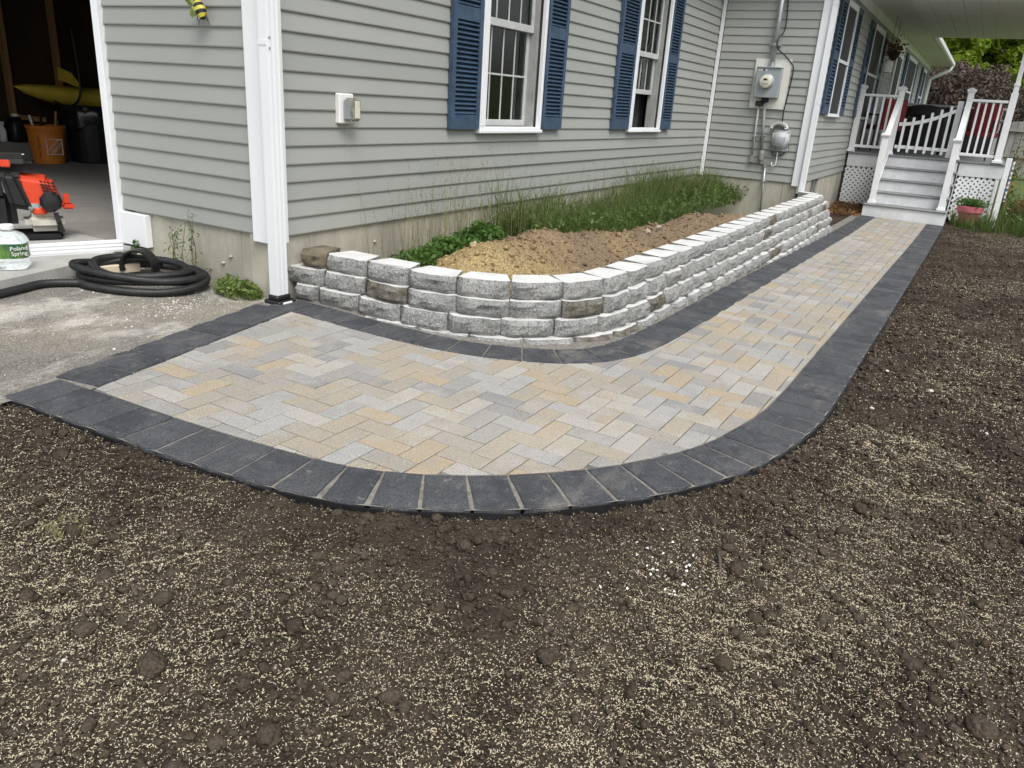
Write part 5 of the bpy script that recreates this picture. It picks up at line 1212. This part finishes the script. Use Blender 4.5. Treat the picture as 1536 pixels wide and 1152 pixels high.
# ------------------------------------------------------------------ porch things and garden at the right
pot = thing('flower_pot', 'pink plastic flower pot of green seedlings in front of the lattice', 'flower pot', (11.62, -3.46, -.62))
PINK = plain('pink_pot', (.50, .13, .17), .5, .15, 12); pc = Vector((11.62, -3.46, -.62))
mb = MB(); mb.lathe([(.10, 0), (.12, .01), (.165, .20), (.19, .205), (.195, .29), (.18, .295), (.175, .27)], 24, pc); mb.build('pot', PINK, pot)
mb = MB(); mb.lathe([(.002, .262), (.174, .265), (.174, .27), (.002, .275)], 20, pc); mb.build('potting_soil', MULCH, pot)
C = np.stack([pc.x + RNG.normal(0, .09, 700), pc.y + RNG.normal(0, .105, 700), pc.z + .28 + RNG.uniform(0, .13, 700)], 1); np_mesh('leaves', *leafquads(C, .022, .6), LEAF_G, pot)
mb = MB(); mb.tube([(pc.x + .12, pc.y + .06, -.35), (pc.x + .13, pc.y + .08, -.05)], .005, 5); mb.tube([(pc.x + .12, pc.y - .03, -.35), (pc.x + .13, pc.y - .06, -.08)], .005, 5); mb.build('stem', LEAF_G, pot)
lb2 = thing('leaning_board', 'white upright board with blue and white strip beside the porch corner', 'board', (11.75, -3.83, -.62))
mb = MB(); mb.box((11.72, -3.86, -.64), (11.77, -3.78, .45)); mb.build('board', VINYL, lb2, bevel=.004); BLUE = plain('strip_blue', (.06, .12, .36), .5)
mb = MB(); mb.box((11.80, -3.91, -.22), (11.83, -3.885, .40)); mb.build('strip', WHITEP, lb2, bevel=.003)
for k in range(8): mb = MB(); mb.box((11.795, -3.912, -.20 + k * .075), (11.8005, -3.884, -.165 + k * .075)); mb.build('strip_check', BLUE if k % 2 == 0 else METER, lb2)
mb = MB(); mb.tube([(11.77, -3.83, .0), (11.81, -3.9, .0)], .01, 6); mb.build('strip_arm', METER, lb2)

REDC = plain('chair_red', (.20, .018, .022), .6, .2, 15); 
def chair(x, y, label, mat, rot):
    t = thing('patio_chair', label, 'chair', (x, y, DK)); Mr = Matrix.Rotation(rot, 3, 'Z'); B = Vector((x, y, DK)); T = lambda a, b, c: B + Mr @ Vector((a, b, c))
    def p(name, a, b, m_, bev=.02): mb = MB(); mb.box(a, b, T); return mb.build(name, m_, t, bevel=bev, segs=2)
    p('seat', (-.26, -.26, .38), (.26, .26, .46), mat); p('backrest', (-.22, .20, .46), (.22, .27, .92), mat); p('headrest', (-.14, .19, .80), (.14, .28, .91), mat)
    for s in (-1, 1):
        p('armrest', (s * .30 - .03, -.24, .62), (s * .30 + .03, .24, .655), BLACK, .006)
        for yy in (-.22, .22): mb = MB(); mb.tube([T(s * .29, yy, 0), T(s * .28, yy, .64)], .014, 7); mb.build('leg', BLACK, t)
    return t
chair(13.0, -3.27, 'red cushioned patio chair behind the railing beside the porch column', REDC, -math.pi / 2 - .3); chair(13.4, -1.74, 'red cushioned patio chair behind the railing by the house wall', REDC, math.pi / 2 + .6)
chair(13.9, -3.35, 'red cushioned patio chair further back on the porch beside the railing', REDC, -math.pi / 2)
gr = thing('barbecue_grill', 'black covered barbecue grill standing on the porch behind the gate', 'grill', (14.2, -2.25, DK))
mb = MB(); mb.box((13.9, -2.75, DK + .06), (14.5, -1.85, 1.0)); mb.build('cover', BLACKM, gr, bevel=.06, segs=3); mb = MB(); mb.lathe([(.26, 0), (.26, .06), (.20, .18), (.05, .22)], 16, (14.2, -2.3, 1.0), sy=1.5); mb.build('lid', BLACKM, gr, smooth=True)
for s in (-1, 1):
    mb = MB(); mb.lathe([(.07, -.025), (.08, 0), (.07, .025)], 16, (14.0, -2.3 + s * .40, DK + .08), M=Matrix.Rotation(math.pi / 2, 3, 'X')); mb.build('wheel', BLACK, gr)
so_ = thing('patio_sofa', 'long black covered seat along the far porch railing', 'sofa', (16.0, -2.6, DK)); mb = MB(); mb.box((15.6, -3.55, DK + .02), (16.35, -1.6, .80)); mb.build('seat_cover', BLACKM, so_, bevel=.06, segs=3); mb = MB(); mb.box((16.1, -3.55, .80), (16.4, -1.6, 1.22)); mb.build('back_cover', BLACKM, so_, bevel=.05, segs=3)
lt = thing('hanging_lantern', 'white hanging lantern under the porch eave by the house wall', 'lantern', (13.4, YF - .2, 1.65))
mb = MB(); mb.lathe([(.03, 1.70), (.09, 1.72), (.10, 1.85), (.08, 1.90), (.02, 1.93)], 10, (13.4, YF - .2, 0)); mb.build('globe', WHITEP, lt); mb = MB(); mb.tube([(13.4, YF - .2, 1.93), (13.4, YF - .2, 2.65)], .004, 5); mb.build('wire', BLACK, lt)
for k in range(4): mb = MB(); mb.tube([(13.4 + .03 * math.cos(k * 1.6), YF - .2 + .03 * math.sin(k * 1.6), 1.69), (13.4 + .035 * math.cos(k * 1.6), YF - .2 + .035 * math.sin(k * 1.6), 1.30 - .05 * k)], .008, 6); mb.build('chime_tube', GALV, lt)
HBX, HBY = 13.9, YF - .22
hb = thing('hanging_basket', 'brown hanging basket of dry plants under the porch eave', 'hanging basket', (HBX, HBY, 1.95)); mb = MB(); mb.lathe([(.04, 1.95), (.09, 2.02), (.11, 2.10), (.10, 2.11)], 14, (HBX, HBY, 0)); mb.build('basket', MULCH, hb); C = np.array([(HBX, HBY, 2.15)]) + RNG.normal(0, .09, (260, 3)); np_mesh('leaves', *leafquads(C, .03, .2), DRY, hb)
mb = MB(); mb.tube([(HBX, HBY, 2.12), (HBX, HBY, 2.65)], .004, 5); mb.build('wire', BLACK, hb)

# tall grass and flowers in front of the porch, right side
n = 5200; x = RNG.uniform(10.95, 14.5, n); y = -3.22 - 2.6 * RNG.random(n); k = (x - 11.35) > (y + 3.2) * 1.9 * .9; x, y = x[k], y[k]; k = ~((np.hypot(x - 11.6, y + 3.46) < .12)); x, y = x[k], y[k]
hh = (.10 + .28 * RNG.random(len(x))) * np.where(y > -3.75, .8, 1.0) * (.6 + .9 * (vnoise(x * 2, y * 2, 4) + .5)); V, F = blades(np.stack([x, y, np.full(len(x), -.68)], 1), hh + .08, .006, .7)
o = np_mesh('tall_grass', V, F, GRASS); tag(o, 'tall green grass growing beside the steps and porch corner', 'grass', kind='stuff')
C = np.stack([RNG.uniform(11.2, 13, 90), RNG.uniform(-5.2, -3.95, 90), RNG.uniform(-.5, -.38, 90)], 1); o = np_mesh('white_flowers', *leafquads(C, .014, 1.5, .9), WHITEP); tag(o, 'tiny white flowers in the tall grass', 'flowers', kind='stuff')
def shrub(x, y, z, rx, rz, n, leaf, mat, label, name='shrub', ry=None, twig=None):
    t = thing(name, label, 'shrub', (x, y, z)); ry = ry or rx; u = RNG.normal(size=(n, 3)); u /= np.linalg.norm(u, axis=1)[:, None]; r = RNG.random(n) ** .4; lum = 1 + .38 * fbm(u[:, 0] * 2.5 + x, u[:, 1] * 2.5 + u[:, 2] * 2, 12, 3)
    C = np.stack([x + u[:, 0] * rx * r * lum, y + u[:, 1] * ry * r * lum, z + rz * .55 + u[:, 2] * rz * .55 * r * lum], 1); np_mesh('foliage', *leafquads(C, leaf, .1), mat, t)
    mb = MB()
    for k in range(14): a = random.uniform(0, 6.28); q = random.uniform(.3, .9); mb.tube([(x, y, z), (x + rx * q * .5 * math.cos(a), y + ry * q * .5 * math.sin(a), z + rz * .5), (x + rx * q * math.cos(a), y + ry * q * math.sin(a), z + rz * random.uniform(.7, 1.0))], [.05 * rx, .03 * rx, .008 * rx], 5)
    mb.build('stems', twig or STUD, t); return t
shrub(12.3, -4.25, -.68, .26, .55, 900, .022, m_leaf('rusty_leaf', (.10, .07, .02), (.20, .13, .05)), 'small rusty green shrub beside the tall grass')
shrub(13.2, -3.95, -.68, .16, 1.35, 260, .03, LEAF_G, 'slender climbing plant against the porch column', 'climbing_plant')
# fence
WEATH = m_wood('weathered_fence', (.20, .19, .175), (.33, .32, .30), (8, 8, 1)); fn = thing('fence', 'weathered grey wooden board fence beyond the lawn', 'fence', (26, -6, -.4))
for k in range(36):
    y = -3.3 - .17 * k; mb = MB(); mb.box((26 + random.uniform(-.01, .01), y, -.45), (26.03, y + .155, 1.12 + random.uniform(-.03, .03))); mb.build('fence_board', WEATH, fn)
for z in (0.1, .85): mb = MB(); mb.box((25.93, -9.5, z), (25.99, -3.1, z + .09)); mb.build('fence_rail', WEATH, fn)
# purple-brown bush and green trees
TWIG = m_leaf('brown_twig', (.062, .047, .038), (.125, .098, .080), .8, .1)
for x, y, z, rx, ry, rz, n, lab in [(30.5, -2.2, -.2, 2.3, 1.9, 3.1, 15000, 'tall purple brown bush behind the porch'), (29.5, -.3, -.2, 1.9, 1.6, 2.5, 8000, 'purple brown bush partly hidden by the house corner'), (31.5, -4.4, -.2, 2.0, 1.5, 2.4, 8000, 'lower purple brown bush behind the board fence')]: shrub(x, y, z, rx, rz, int(n * 1.3), .06, TWIG, lab, 'brown_bush', ry, m_wood('bush_bark', (.06, .045, .04), (.12, .09, .08), 20))
def tree(x, y, z, h, r, n, leaf, mat, label):
    t = thing('tree', label, 'tree', (x, y, z), 'green trees on the slope behind'); mb = MB(); mb.tube([(x, y, z - .3), (x + .1, y, z + h * .35), (x - .1, y + .1, z + h * .8)], [.22, .16, .05], 8); tops = []
    for k in range(14):
        a = random.uniform(0, 6.28); zz = z + h * random.uniform(.25, .9); q = r * random.uniform(.45, .95); e = (x + q * math.cos(a), y + q * math.sin(a), zz + h * .06); mb.tube([(x, y, zz - h * .12), ((x + e[0]) / 2, (y + e[1]) / 2, zz), e], [.08, .05, .015], 5); tops.append(e)
    mb.build('trunk', m_wood('bark', (.06, .05, .04), (.13, .11, .09), 8) if 'bark' not in bpy.data.materials else bpy.data.materials['bark'], t)
    cl_ = np.array(tops + [(x + random.gauss(0, r * .45), y + random.gauss(0, r * .45), z + h * random.uniform(.25, 1.0)) for _ in range(46)]); j = RNG.integers(0, len(cl_), n); sz = RNG.uniform(.35, .8, len(cl_))[j] * r * .36
    u = RNG.normal(size=(n, 3)); u /= np.linalg.norm(u, axis=1)[:, None]; C = cl_[j] + u * (sz * RNG.random(n) ** .35)[:, None]; np_mesh('crown', *leafquads(C, leaf, .3), mat, t)
G1 = m_leaf('spring_leaf', (.12, .19, .016), (.25, .34, .04), .55, .4); G2 = m_leaf('deep_leaf', (.07, .13, .014), (.15, .22, .03), .55, .4)
for x, y, h, r, mt, lab in [(42, 1.5, 9, 3.0, G1, 'bright yellow green tree behind the house eave'), (44, -2.0, 10, 3.2, G1, 'bright spring green tree above the brown bush'), (41, -5.2, 9, 2.8, G2, 'deeper green tree behind the porch column'), (46, -7.5, 10, 3.2, G1, 'bright green tree behind the board fence'), (50, .0, 13, 4, G2, 'tall dark green tree on the slope between the others'), (51, -5.0, 13, 4, G1, 'tall green tree furthest up the slope'), (38, -3.6, 5.5, 2.2, G1, 'low bright green tree just behind the purple brown bushes'), (38, -8.0, 6.5, 2.6, G1, 'low bright green tree above the board fence'), (39, 4.0, 7, 2.6, G1, 'bright green tree hidden beyond the house end'), (36, -.8, 6, 2.4, G1, 'low bright green tree between house end and purple brown bush')]:
    tree(x, y, float(lawn_z(np.array(x, float), np.array(y, float))), h, r, 12000, .15, mt, lab)
# trees across the yard behind the photographer (they show in the window glass)
for x, y, h, r, mt, lab in [(-6, -24, 11, 4, G2, 'broad green tree across the yard from the garage corner'), (3, -27, 12, 4.2, G2, 'broad green tree across the yard facing the windows'), (12, -25, 10, 4, G1, 'bright green tree across the yard facing the porch steps')]:
    tree(x, y, float(lawn_z(np.array(x, float), np.array(y, float))), h, r, 7000, .22, mt, lab)
